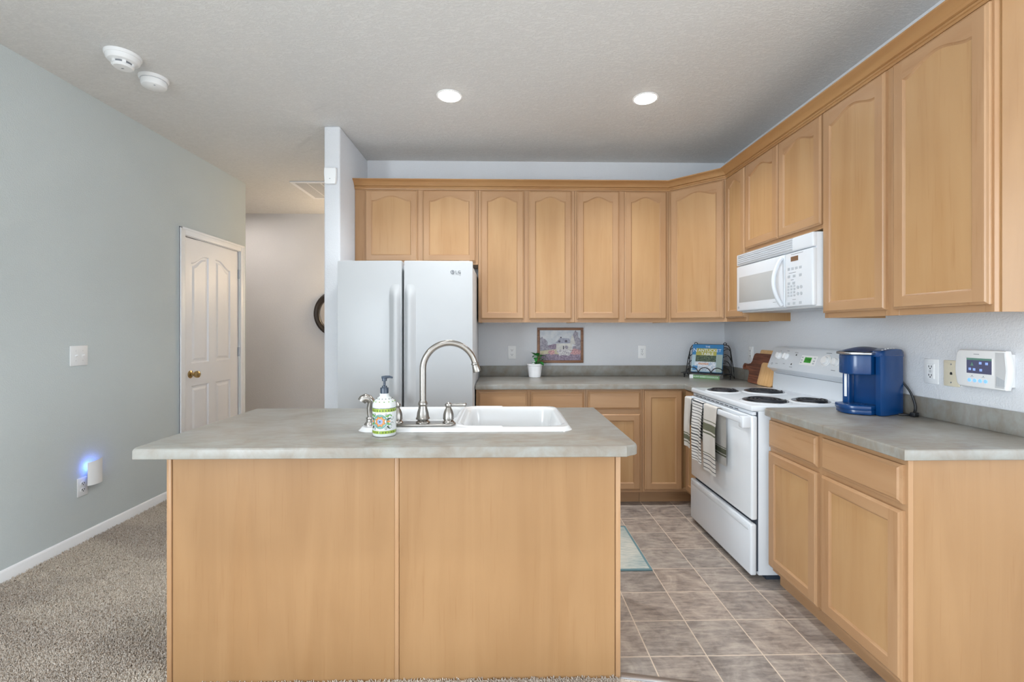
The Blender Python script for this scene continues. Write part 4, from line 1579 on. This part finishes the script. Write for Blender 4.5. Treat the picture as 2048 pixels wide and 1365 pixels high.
def smooth_pts(p, n=5):
    out = []
    P_ = [Vector(q) for q in p]
    P_ = [P_[0]] + P_ + [P_[-1]]
    for i in range(1, len(P_) - 2):
        for k in range(n):
            t = k / n
            a, b, c_, d = P_[i - 1:i + 3]
            out.append(.5 * ((2 * b) + (c_ - a) * t + (2 * a - 5 * b + 4 * c_ - d) * t * t + (3 * b - a - 3 * c_ + d) * t ** 3))
    out.append(P_[-2])
    return out
cpts = [(x + .008, y, z) for x, y, z in cpts]
cd.tube(smooth_pts(cpts), .0048, 10)
pc = part('power_cord', cd, 'black', cmk, world=True, label='black power cord')
pg = MB().box(-.016, .016, -.011, .011, 0, .020, .004, 2, mat=T(1.905, 2.066, .9145, .3))
pg.box(.016, .030, -.006, -.0045, .008, .013, mi=1, mat=T(1.905, 2.066, .9145, .3)).box(.016, .030, .0045, .006, .008, .013, mi=1, mat=T(1.905, 2.066, .9145, .3))
part('plug', pg, ['black', 'chrome'], pc, world=True)

# ------------------------------------------------------------------ wall plates
def outlet_plate(name, label, M4, gfci=False, mat='plastic'):
    """local x across, z up, front towards -y"""
    loc = M4.translation
    t = thing(name, label, 'outlet', tuple(loc), 0, None)
    L = WM[t.name].inverted() @ M4
    part('cover_plate', MB().box(-.035, .035, -.006, 0, -.057, .057, .003), mat, t, local=L)
    rc = MB()
    if gfci:
        rc.box(-.017, .017, -.009, -.004, -.034, .034, .001, 1)
        rc.box(-.006, .006, -.010, -.008, -.006, .006, mi=2)
    else:
        for z in (.0195, -.0195):
            rc.prism([(.0165 * math.cos(a), z + .0145 * math.sin(a)) for a in [i * PI / 8 for i in range(16)]], -.008, -.004, 'XZ')
    for z in (.0195, -.0195):
        rc.box(-.0075, -.0055, -.0104, -.007, z - .002, z + .007, mi=1).box(.0055, .0075, -.0104, -.007, z - .002, z + .007, mi=1).box(-.0022, .0022, -.0104, -.007, z - .0095, z - .0045, mi=1)
    part('receptacle', rc, [mat, 'dark', 'plastic_grey'], t, local=L)
    return t


outlet_plate('wall_outlet', 'white duplex outlet on the back wall left of the cottage picture', T(.083, DY, 1.121))
outlet_plate('wall_outlet', 'white outlet with reset button on the back wall near the cookbook stand', T(1.233, DY, 1.124), True)
outlet_plate('wall_outlet', 'white outlet on the right wall behind the cutting boards', T(XR, 3.565, 1.131, RR), True)
outlet_plate('wall_outlet', 'white outlet with reset button beside the ivory phone plate', T(XR, 2.046, 1.127, RR), True)
outlet_plate('wall_outlet', 'white outlet low on the left wall under the night light', T(XL, 2.868, .348, PI / 2))
pj = thing('phone_jack', 'ivory phone jack plate half hidden by the alarm keypad', 'wall plate', (XR, 1.952, 1.126), RR)
part('cover_plate', MB().box(-.035, .035, -.006, 0, -.057, .057, .003), 'ivory', pj)
part('socket', MB().prism([(-.005, -.006), (.005, -.006), (.005, .002), (.002, .006), (-.002, .006), (-.005, .002)], -.0066, -.002, 'XZ'), 'dark', pj)
for z in (.040, -.040):
    part('screw', MB().cyl((0, -.0072, z), (0, -.004, z), .003, n=10), 'steel', pj)
ls = thing('light_switch', 'white double toggle switch plate on the left wall', 'switch', (XL, 2.845, 1.159), PI / 2)
part('cover_plate', MB().box(-.058, .058, -.006, 0, -.061, .061, .003), 'plastic', ls)
for x in (-.023, .023):
    tg = MB().box(x - .005, x + .005, -.007, -.004, -.012, .012)
    tg.box(x - .004, x + .004, -.020, -.004, -.006, .002, .0015, 1, 0, Matrix.Rotation(-.35, 4, 'X'))
    part('toggle', tg, 'plastic', ls)
for x in (-.023, .023):
    for z in (-.030, .030):
        part('screw', MB().cyl((x, -.0068, z), (x, -.004, z), .0028, n=8), 'plastic_grey', ls)
# alarm keypad
ak = thing('alarm_keypad', 'white touchscreen alarm keypad mounted on the right wall', 'keypad', (XR, 1.793, 1.158), RR)
kw, kh = .100, .076
def kp(hw, hh, b):
    n = 8
    return [(-hw, -hh + .012), (-hw + .010, -hh), (hw - .012, -hh)] + [(hw - .012 + .012 * math.sin(PI * i / n), -hh + 2 * hh * i / n) for i in range(1, n)] + [(hw - .012, hh), (-hw + .010, hh), (-hw, hh - .012)] + [(-hw - b * math.sin(PI * i / n), hh - .012 - (2 * hh - .024) * i / n) for i in range(1, n)]
part('mounting_box', MB().box(-.090, .088, -.022, 0, -.064, .064, .003), 'plastic', ak)
pm = MB().prism(kp(kw, kh, .008), -.042, -.016, 'XZ', bev=.005, seg=3)
for x in (-.036, .008):
    pm.box(x - .006, x + .006, -.0424, -.0415, -.0335, -.0325, mi=1).box(x - .0018, x + .0018, -.0424, -.0415, -.0300, -.0270, mi=1)
pm.box(-.030, -.008, -.0424, -.0415, .0585, .0605, mi=1)
part('front_cover', pm, ['plastic', 'print'], ak)
part('speaker_panel', MB().prism([(.052, -.069), (.086, -.069), (.092, 0), (.086, .069), (.052, .069)], -.0434, -.040, 'XZ', bev=.001, seg=1), 'plastic_grey', ak)
sg = MB()
for i in range(9):
    x = .058 + i * .0034
    sg.box(x, x + .0014, -.0442, -.043, -.062, -.024 - .0016 * i)
part('speaker_slots', sg, 'print_light', ak)
part('screen_bezel', MB().box(-.062, .044, -.0432, -.040, -.022, .046, .001, 1), 'plastic', ak)
scn = part('touchscreen', MB().box(-.056, .040, -.0440, -.042, -.019, .043).box(-.056, .040, -.0444, -.0430, .035, .043, mi=1), ['screen', 'screen_green'], ak, label='dark lit touchscreen with icons')
part('icon', MB().prism([(-.040, .012), (-.028, .012), (-.034, .027)], -.0448, -.0435, 'XZ'), 'screen_green', scn)
for x, z in ((-.002, .024), (.022, .023), (-.043, -.002), (-.026, -.003), (.000, -.004)):
    part('icon', MB().box(x - .005, x + .005, -.0448, -.0435, z - .005, z + .005, .0005, 1), 'icon', scn)
for i in range(4):
    kbt = MB().lathe([(.0075, 0), (.0075, .001), (.006, .002), (0, .002)], n=18, mat=Matrix.Translation((-.046 + i * .021, -.0418, -.048)) @ Matrix.Rotation(PI / 2, 4, 'X'))
    part('lit_button', kbt, 'key_blue', ak)
# night light
nl = thing('night_light', 'plug-in night light with curved white shade glowing blue on the left wall', 'night light', (XL, 2.925, .42), PI / 2)
part('plug_body', MB().box(-.028, .018, -.034, -.011, -.062, .015, .004), 'plastic_grey', nl)
shd = MB()
def shade(off):
    def fn(u, v):
        a = (u - .5) * 2.2
        return (.004 + (.052) * math.sin(a) / math.sin(1.1), -.030 - (.038 - off) * math.cos(a) + .02, -.072 + .150 * v + .012 * (u - .5) * (1 if v > .5 else 0))
    return fn
shd.grid(shade(0), 20, 8).grid(shade(.003), 20, 8, flip=True)
part('shade', shd, 'plastic', nl, smooth=1.5)
nlp = bpy.data.lights.new('night_light_glow', 'POINT')
nlp.energy = 0.12
nlp.color = (.10, .22, 1.0)
nlp.shadow_soft_size = .008
nlo = bpy.data.objects.new('night_light_glow', nlp)
COL.objects.link(nlo)
nlo.location = (XL + .026, 2.905, .462)
# motion sensor on the stub wall
ms = thing('motion_sensor', 'white motion sensor high on the end of the stub wall', 'sensor', (-1.243, 3.33, 2.43))
part('casing', MB().prism([(-.042, .058), (.042, .058), (.044, .02), (.040, -.050), (.034, -.058), (-.034, -.058), (-.040, -.050), (-.044, .02)], -.028, 0, 'XZ', bev=.006, seg=3), 'plastic', ms)
part('lens_dot', MB().cyl((.0, -.0295, -.022), (.0, -.026, -.022), .003, n=10), 'print', ms)

# ------------------------------------------------------------------ ceiling items
def detector(name, label, x, y, r, h, slots):
    t = thing(name, label, 'smoke detector', (x, y, ZC))
    part('mounting_ring', MB().lathe([(r, 0), (r, -.010), (r * .96, -.016), (r * .9, -.018)], n=40), 'plastic', t)
    if slots:
        part('cover', MB().lathe([(r * .93, -.012), (r * .90, -.030), (r * .80, -.040), (r * .66, -.043), (r * .60, -.046)], n=40), 'plastic', t)
        part('dark_chamber', MB().lathe([(r * .56, -.040), (r * .54, -.058)], n=32), 'print', t)
        ft = MB()
        for k in range(6):
            a = k * PI / 3 + .25
            ft.box(r * .50, r * .62, -.008, .008, -.060, -.040, mat=Matrix.Rotation(a, 4, 'Z'))
        part('fins', ft, 'plastic', t)
        part('sensor_cap', MB().lathe([(r * .58, -.056), (r * .58, -.062), (r * .50, -.070), (r * .2, -.072), (0, -.072)], n=32), 'plastic', t)
        part('indicator', MB().box(-.008, .004, -.003, .003, -.0730, -.071), 'print', t)
    else:
        part('cover', MB().lathe([(r * .86, -.016), (r * .86, -.040), (r * .80, -.052), (r * .55, -.060), (0, -.062)], n=40), 'plastic', t)
        part('gap_ring', MB().lathe([(r * .88, -.017), (r * .88, -.0205)], n=40), 'print_light', t)
        part('indicator', MB().cyl((.03, -.035, -.061), (.03, -.035, -.058), .004, n=10), 'print_light', t)


detector('smoke_detector', 'larger white smoke detector with dark slots, nearer the camera on the ceiling', -2.046, 2.497, .082, .07, True)
detector('smoke_detector', 'plain white smoke detector on the ceiling, nearer the hallway', -2.052, 2.722, .074, .06, False)
for i, (lx, ly, lab) in enumerate(((-.336, 2.89, 'round recessed ceiling light above the sink end, left one'), (.915, 2.895, 'round recessed ceiling light nearer the right cabinets'))):
    t = thing('recessed_light', lab, 'ceiling light', (lx, ly, ZC), group='recessed ceiling lights')
    part('trim_ring', MB().lathe([(.082, 0), (.081, -.003), (.070, -.004), (.066, -.001), (.066, .0)], n=40, cap=False), 'plastic', t)
    part('lamp_lens', MB().lathe([(.067, -.0015), (.062, -.0080), (.050, -.0120), (.0, -.0140)], n=40, cap=False), 'lamp', t)
vt = thing('ceiling_vent', 'white slatted air vent on the hall ceiling beside the stub wall', 'vent', (-1.86, 4.86, ZC))
part('vent_frame', MB().box(-.26, .26, -.29, -.255, -.012, 0, .004).box(-.26, .26, .255, .29, -.012, 0, .004).box(-.26, -.225, -.255, .255, -.012, 0, .004).box(.225, .26, -.255, .255, -.012, 0, .004), 'trim_white', vt)
sv = MB()
for i in range(34):
    x = -.222 + i * .0134
    sv.box(x, x + .009, -.255, .255, -.009, -.002)
part('slats', sv, 'plastic_grey', vt)
for a in (-.105, .03):
    part('slat_bar', MB().box(a, a + .01, -.255, .255, -.011, -.001), 'trim_white', vt)

# mirror on the far wall
mr = thing('round_mirror', 'round black-framed mirror on the far hall wall', 'mirror', (-2.10, FAR_Y, 1.527))
RM = Matrix.Rotation(PI / 2, 4, 'X')
part('mirror_frame', MB().lathe([(.225, 0), (.225, .02), (.235, .030), (.245, .026), (.255, .034), (.272, .040), (.285, .036), (.297, .024), (.300, .0)], n=64, mat=RM, cap=False), 'bronze', mr)
part('mirror_glass', MB().lathe([(.228, .008), (.0, .008)], n=48, mat=RM, cap=False), 'mirror', mr)
hl_ = bpy.data.lights.new('hall_sconce_lamp', 'POINT')
hl_.energy = 14
hl_.color = (1.0, .74, .46)
hl_.shadow_soft_size = .09
ho = bpy.data.objects.new('hall_sconce_lamp', hl_)
COL.objects.link(ho)
ho.location = (-1.52, 5.62, 1.95)
h2 = area('hall_ceiling_lamp', (-3.2, 5.2, 2.76), (0, 0, 0), .3, .3, 5, (1.0, .88, .78), 'DISK')

# ------------------------------------------------------------------ picture, plant
px, pz = .507, 1.183
pf = thing('framed_picture', 'brown framed painting of a cottage and flowers on the back wall', 'picture', (px, DY, pz))
fw, fh, fb = .203, .155, .023
fm = MB()
for a, b, e, f in ((-fw, fw, fh - fb, fh), (-fw, fw, -fh, -fh + fb)):
    fm.box(a, b, -.020, 0, e, f, .003)
for a, b in ((-fw, -fw + fb), (fw - fb, fw)):
    fm.box(a, b, -.0195, 0, -fh + fb, fh - fb, .003)
part('picture_frame', fm, 'frame_brown', pf)
def paint(name, a, b, scale=30, thr=(.4, .6)):
    t = NT(name)
    n = t.noise(t.coords((1, 1, 1), False), scale, 5, .7)
    t.base(t.ramp(n, [(thr[0], a), (thr[1], b)]))
    t.set(Roughness=.7)
    return t.m
pm_ = [paint('paint_sky', c(186, 192, 200), c(208, 210, 212), 14), paint('paint_tree', c(134, 130, 142), c(170, 166, 176), 60), paint('paint_roof', c(150, 152, 168), c(172, 174, 188), 60),
       paint('paint_wall', c(196, 194, 190), c(214, 212, 206), 40), paint('paint_field', c(186, 180, 150), c(206, 200, 178), 30), paint('paint_white_flowers', c(150, 144, 154), c(232, 230, 228), 130),
       paint('paint_pink_flowers', c(150, 118, 128), c(226, 176, 172), 130), paint('paint_violet', c(122, 108, 126), c(164, 150, 166), 70), paint('paint_dark', c(88, 84, 96), c(110, 104, 116), 60)]
cv = MB()
W_, H_ = fw - fb, fh - fb
ly = [-.010]
def blob(pts, mi):
    ly[0] -= .00012
    n = len(pts)
    cx = sum(p[0] for p in pts) / n
    cz = sum(p[1] for p in pts) / n
    clip = lambda p: (max(-W_, min(W_, p[0])), ly[0], max(-H_, min(H_, p[1])))
    cv.add([clip(p) for p in pts] + [clip((cx, cz))], [(i, (i + 1) % n, n) for i in range(n)], mi)
def rough(cx, cz, rx, rz, k=.18, n=26):
    return [(cx + rx * math.cos(2 * PI * i / n) * (1 + random.uniform(-k, k)), cz + rz * math.sin(2 * PI * i / n) * (1 + random.uniform(-k, k))) for i in range(n)]
cv.box(-W_, W_, -.010, -.004, -H_, H_)
blob(rough(-.165, .01, .055, .060), 1)
blob(rough(-.13, -.03, .07, .03), 1)
blob(rough(.135, .075, .026, .050), 1)
blob(rough(.15, .03, .04, .035), 1)
blob([(-W_, -.05), (.0, -.03), (.06, -.04), (.06, -.08), (-W_, -.085)], 4)
blob(rough(-.055, -.012, .05, .022), 7)
blob([(-.035, .015), (.105, .015), (.105, -.045), (-.035, -.045)], 3)
blob([(-.045, .018), (.10, .018), (.075, .062), (-.005, .062)], 2)
blob([(.085, .010), (.135, .010), (.118, .075), (.105, .090), (.098, .07)], 3)
blob([(.000, .062), (.012, .062), (.012, .074), (.000, .074)], 8)
blob(rough(-.008, .034, .010, .008), 8)
blob(rough(.052, .036, .012, .009), 8)
blob([(.024, -.005), (.034, -.005), (.034, -.04), (.024, -.04)], 8)
blob(rough(.055, -.018, .016, .016), 1)
blob(rough(.16, -.02, .05, .022), 1)
blob([(-W_, -.085), (-.10, -.075), (.0, -.08), (.09, -.078), (W_, -.07), (W_, -H_), (-W_, -H_)], 7)
blob(rough(-.075, -.062, .030, .022, .25), 6)
blob(rough(.135, -.058, .055, .026, .25), 6)
blob(rough(.035, -.062, .062, .032, .25), 5)
part('canvas', cv, pm_, pf, label='soft cottage and garden painting')

pt = thing('potted_plant', 'small green plant in a white pot on the back counter', 'plant', (.276, 3.885, .914))
part('pot', MB().lathe([(.046, 0), (.050, .003), (.064, .100), (.068, .103), (.068, .114), (.064, .116), (.060, .110), (.059, .100)], n=36, cap=False).lathe([(.046, 0.0005), (0, .0005)], n=36, cap=False), 'white_paint', pt)
part('soil', MB().lathe([(.0595, .101), (.03, .104), (0, .105)], n=24, cap=False), 'soil', pt)
rnd = random.Random(5)
sm_ = MB()
for k in range(20):
    a = rnd.uniform(-1.9, 1.4) if k % 4 else rnd.uniform(0, 2 * PI)
    ln, wd = rnd.uniform(.042, .062), rnd.uniform(.013, .020)
    hgt = rnd.uniform(.012, .085)
    r0 = rnd.uniform(.005, .032)
    if 0.5 < k / 20:
        r0 += .025
    bx_, by_ = r0 * math.cos(a) + .018, r0 * math.sin(a) * .8
    pit = rnd.uniform(.15, 1.1)
    m = Matrix.Translation((bx_, by_, .105 + hgt)) @ Matrix.Rotation(a, 4, 'Z') @ Matrix.Rotation(-pit + .4, 4, 'Y')
    lf = MB().grid(lambda u, v: (ln * u, wd * math.sin(PI * min(1, u * .97 + .03)) ** .8 * (v - .5) * 2, .006 * math.sin(PI * u) - .25 * abs(v - .5) * wd * -1 - .010 * u * u), 8, 4, mat=m)
    part('leaf', lf, 'leaf', pt, smooth=1.2)
    sm_.tube([(bx_ * .3 + .006, by_ * .3, .102), (bx_ * .7, by_ * .7, .102 + hgt * .6), (bx_, by_, .105 + hgt)], .0018, 6)
part('stems', sm_, 'leaf', pt)
part('plant_tag', MB().box(-.028, -.006, -.036, -.0345, .085, .135, .0005, 1, 0, Matrix.Rotation(.05, 4, 'Y')), 'plastic', pt, label='white plant tag')

# ------------------------------------------------------------------ cookbook stand and books
cbs = thing('cookbook_stand', 'black scrolled wire cookbook stand in the counter corner', 'book stand', (1.700, 3.735, .914), -.66)
wr = MB()
tl = .30
def bp(x, h):    # point on the leaning back, h up the slope
    return (x, .010 + h * math.sin(tl), .045 + h * math.cos(tl))
Wd = .178
H2 = .245
fr_pts = [bp(-Wd, 0)] + [bp(-Wd * .95, H2 * .5), bp(-Wd * .88, H2 * .86), bp(-Wd * .80, H2 * .97), bp(-Wd * .68, H2)] + [bp(-.05, H2), bp(.05, H2)] + [bp(Wd * .68, H2), bp(Wd * .80, H2 * .97), bp(Wd * .88, H2 * .86), bp(Wd * .95, H2 * .5), bp(Wd, 0)]
wr.tube(fr_pts, .0038, 8)
wr.tube([bp(-Wd, 0), bp(Wd, 0)], .0038, 8)
part('back_frame', wr, 'black_iron', cbs)
for sgn in (-1, 1):
    sc = MB()
    for k, (h0, rr) in enumerate(((.205, .052), (.150, .048), (.098, .046), (.045, .044))):
        arcp = []
        for i in range(11):
            a = PI / 2 * i / 10
            arcp.append(bp(sgn * (Wd * (.92 - .0 * k) - rr * 1.15 * (1 - math.cos(a)) * .9), h0 - .035 + rr * math.sin(a)))
        sc.tube(arcp, .0032, 8)
        arcp = []
        for i in range(11):
            a = PI / 2 * i / 10
            arcp.append(bp(sgn * (Wd * .52 + rr * .9 * (1 - math.cos(a))), h0 - .050 + rr * math.sin(a)))
        sc.tube(arcp, .0032, 8)
    part('scrollwork', sc, 'black_iron', cbs)
for sgn in (-1, 1):
    lp_ = [bp(sgn * .115 + .012 * math.cos(2 * PI * i / 12), H2 + .008 + .010 * math.sin(2 * PI * i / 12)) for i in range(12)]
    part('scroll_loop', MB().tube(lp_, .003, 6, closed=True), 'black_iron', cbs)
lgd = MB()
lz, lfy = .045, -.060
lgd.tube([(-Wd - .02, lfy, lz), (Wd - .04, lfy, lz)], .0035, 8)
lgd.tube([(-Wd - .02, lfy, lz), (-Wd, .01, lz)], .0035, 8)
lgd.tube([(Wd - .04, lfy, lz), (Wd, .01, lz)], .0035, 8)
for i in range(6):
    x = -Wd + .03 + i * .055
    lgd.tube([(x, lfy, lz), (x + .01, .01, lz)], .003, 6)
for i in range(3):
    cx_ = -.108 + i * .098
    ar = [(cx_ + .048 * math.cos(PI * k / 14), lfy, lz + .050 * math.sin(PI * k / 14)) for k in range(15)]
    lgd.tube(ar, .0035, 8)
part('book_ledge', lgd, 'black_iron', cbs)
ft = MB()
for sgn in (-1, 1):
    ft.tube([(sgn * Wd, .012, .047), (sgn * Wd, -.01, .030), (sgn * Wd, -.035, .016)] + [(sgn * Wd, -.042 + .014 * math.sin(a), .020 - .015 * math.cos(a)) for a in [-.4 + i * .5 for i in range(1, 10)]], .0034, 8)
    ft.tube([bp(sgn * Wd * .9, H2 * .8), (sgn * Wd, .105, .06), (sgn * Wd, .125, .004), (sgn * Wd, .02, .040)], .0034, 8)
part('legs', ft, 'black_iron', cbs)

M['bk_blue'] = plain('cover_blue', c(58, 130, 184), .3, vary=.08)
M['bk_grey'] = plain('cover_grey_green', c(150, 166, 160), .35, vary=.1)
M['bk_pale'] = plain('cover_pale_sky', c(172, 196, 206), .35, vary=.1)
M['bk_yellow'] = plain('cover_gold', c(178, 172, 82), .35, vary=.15)
M['bk_green'] = paint('cover_dark_trees', c(52, 66, 56), c(104, 118, 92), 90)
M['bk_table'] = paint('cover_table_cloth', c(168, 184, 204), c(236, 236, 240), 60)
M['bk_food'] = paint('cover_food', c(186, 110, 84), c(232, 212, 196), 160)
M['bk_text'] = plain('cover_lettering', c(236, 240, 244), .4)
bk = thing('cookbook', 'upright blue cookbook with a garden table cover resting on the wire stand', 'book', (1.700, 3.735, .914), -.66)
BM = Matrix.Translation((-.008, -.002, .050)) @ Matrix.Rotation(-tl, 4, 'X')
bw, bh = .120, .235
bkc = MB()
bkc.box(-bw, bw, -.024, -.0205, 0, bh, .001, 1, 0, BM)
bkc.box(-bw, bw, -.0205 + .018, -.0205 + .021, 0, bh, .001, 1, 0, BM)
bkc.box(-bw - .001, -bw + .003, -.024, .0005, 0, bh, .001, 1, 0, BM)
part('cover', bkc, 'bk_blue', bk)
part('pages', MB().box(-bw + .003, bw - .004, -.0205, -.0025, .003, bh - .003, mat=BM), 'paper', bk)
art = MB()
def rect(x0, x1, z0, z1, mi, d):
    art.add([BM @ Vector((x0, -.0242 - d, z0)), BM @ Vector((x1, -.0242 - d, z0)), BM @ Vector((x1, -.0242 - d, z1)), BM @ Vector((x0, -.0242 - d, z1))], [(0, 1, 2, 3)], mi)
rect(-bw, bw, 0, .145, 1, .0001)
rect(bw - .045, bw, 0, .150, 2, .0002)
rect(-bw + .030, bw - .048, .125, .200, 3, .0003)
rect(-bw + .030, bw - .048, .078, .140, 4, .0004)
rect(-bw + .026, bw - .050, .010, .086, 5, .0005)
rect(-bw + .055, bw - .105, .060, .076, 6, .0006)
rect(-bw + .010, -bw + .050, .012, .050, 0, .0006)
part('cover_picture', art, ['bk_blue', 'bk_pale', 'bk_grey', 'bk_yellow', 'bk_green', 'bk_table', 'bk_food'], bk)
tx = MB()
TM = lambda x, z: BM @ Matrix.Translation((x, -.0255, z)) @ Matrix.Rotation(PI / 2, 4, 'X')
tx.text('THE', .020, TM(0, .214), 0, .0003)
tx.text('N', .046, TM(-.098, .183), 0, .0003)
tx.text('ANTUCKET', .034, TM(.016, .182), 0, .0003, 1.02)
tx.text('TABLE', .034, TM(.0, .152), 0, .0003, 1.05)
part('title_lettering', tx, 'bk_text', bk)

M['bk_spine'] = plain('spine_green', c(116, 160, 104), .4, vary=.05)
b2 = thing('cookbook', 'green and white cookbook lying flat under the wire stand', 'book', (1.664, 3.720, .914), -.66)
L2, D2, T2 = .118, .150, .030
bb2 = MB()
bb2.box(-L2, L2, -.001, .003, 0, T2, .001, 1, 0)
bb2.box(-L2, L2, 0, D2, 0, .003, .001, 1, 1).box(-L2, L2, 0, D2, T2 - .003, T2, .001, 1, 1)
part('cover', bb2, ['bk_spine', 'plastic_grey'], b2)
part('pages', MB().box(-L2 + .003, L2 - .003, .003, D2 - .004, .003, T2 - .003), 'paper', b2)
pr2 = MB().box(-L2, -L2 + .030, -.0022, .002, -.0, T2, mi=0).box(-.02, L2 - .02, .03, .10, T2 + .0001, T2 + .0006, mi=1)
part('cover_print', pr2, ['plastic', 'bk_food'], b2)
t2 = MB().text('PLANT-BASED COOKBOOK', .0155, Matrix.Translation((.012, -.0014, T2 / 2)) @ Matrix.Rotation(PI / 2, 4, 'X'), 0, .0004)
part('title_lettering', t2, 'bk_text', b2)

# ------------------------------------------------------------------ cutting boards (lean on the right wall; local x = -y direction)
def rrect(x0, x1, z0, z1, r, n=5):
    out = []
    for cx, cz, a0 in ((x1 - r, z1 - r, 0), (x0 + r, z1 - r, PI / 2), (x0 + r, z0 + r, PI), (x1 - r, z0 + r, 3 * PI / 2)):
        out += [(cx + r * math.cos(a0 + PI / 2 * i / n), cz + r * math.sin(a0 + PI / 2 * i / n)) for i in range(n + 1)]
    return out
def lean(y, x, ang):
    return T(x, y, .9145, RR) @ Matrix.Rotation(-ang, 4, 'X')
wb = thing('cutting_board', 'dark walnut paddle cutting board with a holed handle leaning on the right wall', 'cutting board', (1.885, 3.45, .914), group='cutting boards')
WL = WM[wb.name].inverted() @ lean(3.45, 1.889, .25)
def walnut():
    b = bmesh.new()
    out = [(.0, .014), (.014, 0), (.30, .0), (.315, .015), (.315, .215), (.30, .230), (.030, .230), (.012, .222), (.004, .205), (.000, .165), (-.012, .148), (-.045, .140)]
    hc = (-.085, .118)
    for i in range(13):
        a = PI / 2 + .45 + (PI - .9) * i / 12
        out.append((hc[0] + .028 * math.cos(a) , hc[1] + .028 * math.sin(a)))
    out += [(-.045, .098), (-.014, .090), (-.003, .070), (.0, .045)]
    n = len(out)
    for yy in (-.016, 0.0):
        ov = [b.verts.new((p[0], yy, p[1])) for p in out]
        hv = [b.verts.new((hc[0] + .002 + .011 * math.cos(2 * PI * i / 16), yy, hc[1] + .011 * math.sin(2 * PI * i / 16))) for i in range(16)]
        es = [b.edges.new((ov[i], ov[(i + 1) % n])) for i in range(n)] + [b.edges.new((hv[i], hv[(i + 1) % 16])) for i in range(16)]
        bmesh.ops.triangle_fill(b, edges=es, use_beauty=True)
        if yy < 0:
            o0, h0 = ov, hv
    for i in range(n):
        b.faces.new((o0[i], o0[(i + 1) % n], ov[(i + 1) % n], ov[i]))
    for i in range(16):
        b.faces.new((h0[i], h0[(i + 1) % 16], hv[(i + 1) % 16], hv[i]))
    bmesh.ops.recalc_face_normals(b, faces=b.faces)
    return MB().bm(b)
M['walnut'] = woodmat('walnut_board_grain', 0, c(66, 32, 22), c(140, 86, 62), 12)
part('board', walnut(), 'walnut', wb, local=WL, smooth=.6)
b1 = MB().prism(rrect(0, .18, 0, .168, .022), -.014, 0, 'XZ', bev=.002)
o = thing('cutting_board', 'small light bamboo cutting board, frontmost of the boards by the range', 'cutting board', (1.87, 3.30, .914), group='cutting boards')
part('board', b1, 'bamboo', o, local=WM[o.name].inverted() @ lean(3.292, 1.871, .25))
o = thing('cutting_board', 'pale wooden cutting board standing behind the walnut board', 'cutting board', (1.92, 3.45, .914), group='cutting boards')
part('board', MB().prism(rrect(0, .29, 0, .258, .015), -.014, 0, 'XZ', bev=.002), 'bamboo_y', o, local=WM[o.name].inverted() @ lean(3.405, 1.905, .25))

# ------------------------------------------------------------------ rug
rug = thing('kitchen_rug', 'grey-green woven rug on the tile beside the island', 'rug', (.2, 2.74, 0))
part('pile', MB().box(-.25, .808, 2.478, 3.010, .0, .008, .003), 'rug', rug, world=True)
rb = MB()
rb.box(-.26, .820, 2.466, 2.480, 0, .009, .003).box(-.26, .820, 3.008, 3.022, 0, .009, .003).box(.806, .820, 2.480, 3.008, 0, .009, .003)
part('binding', rb, 'rug_edge', rug, world=True)
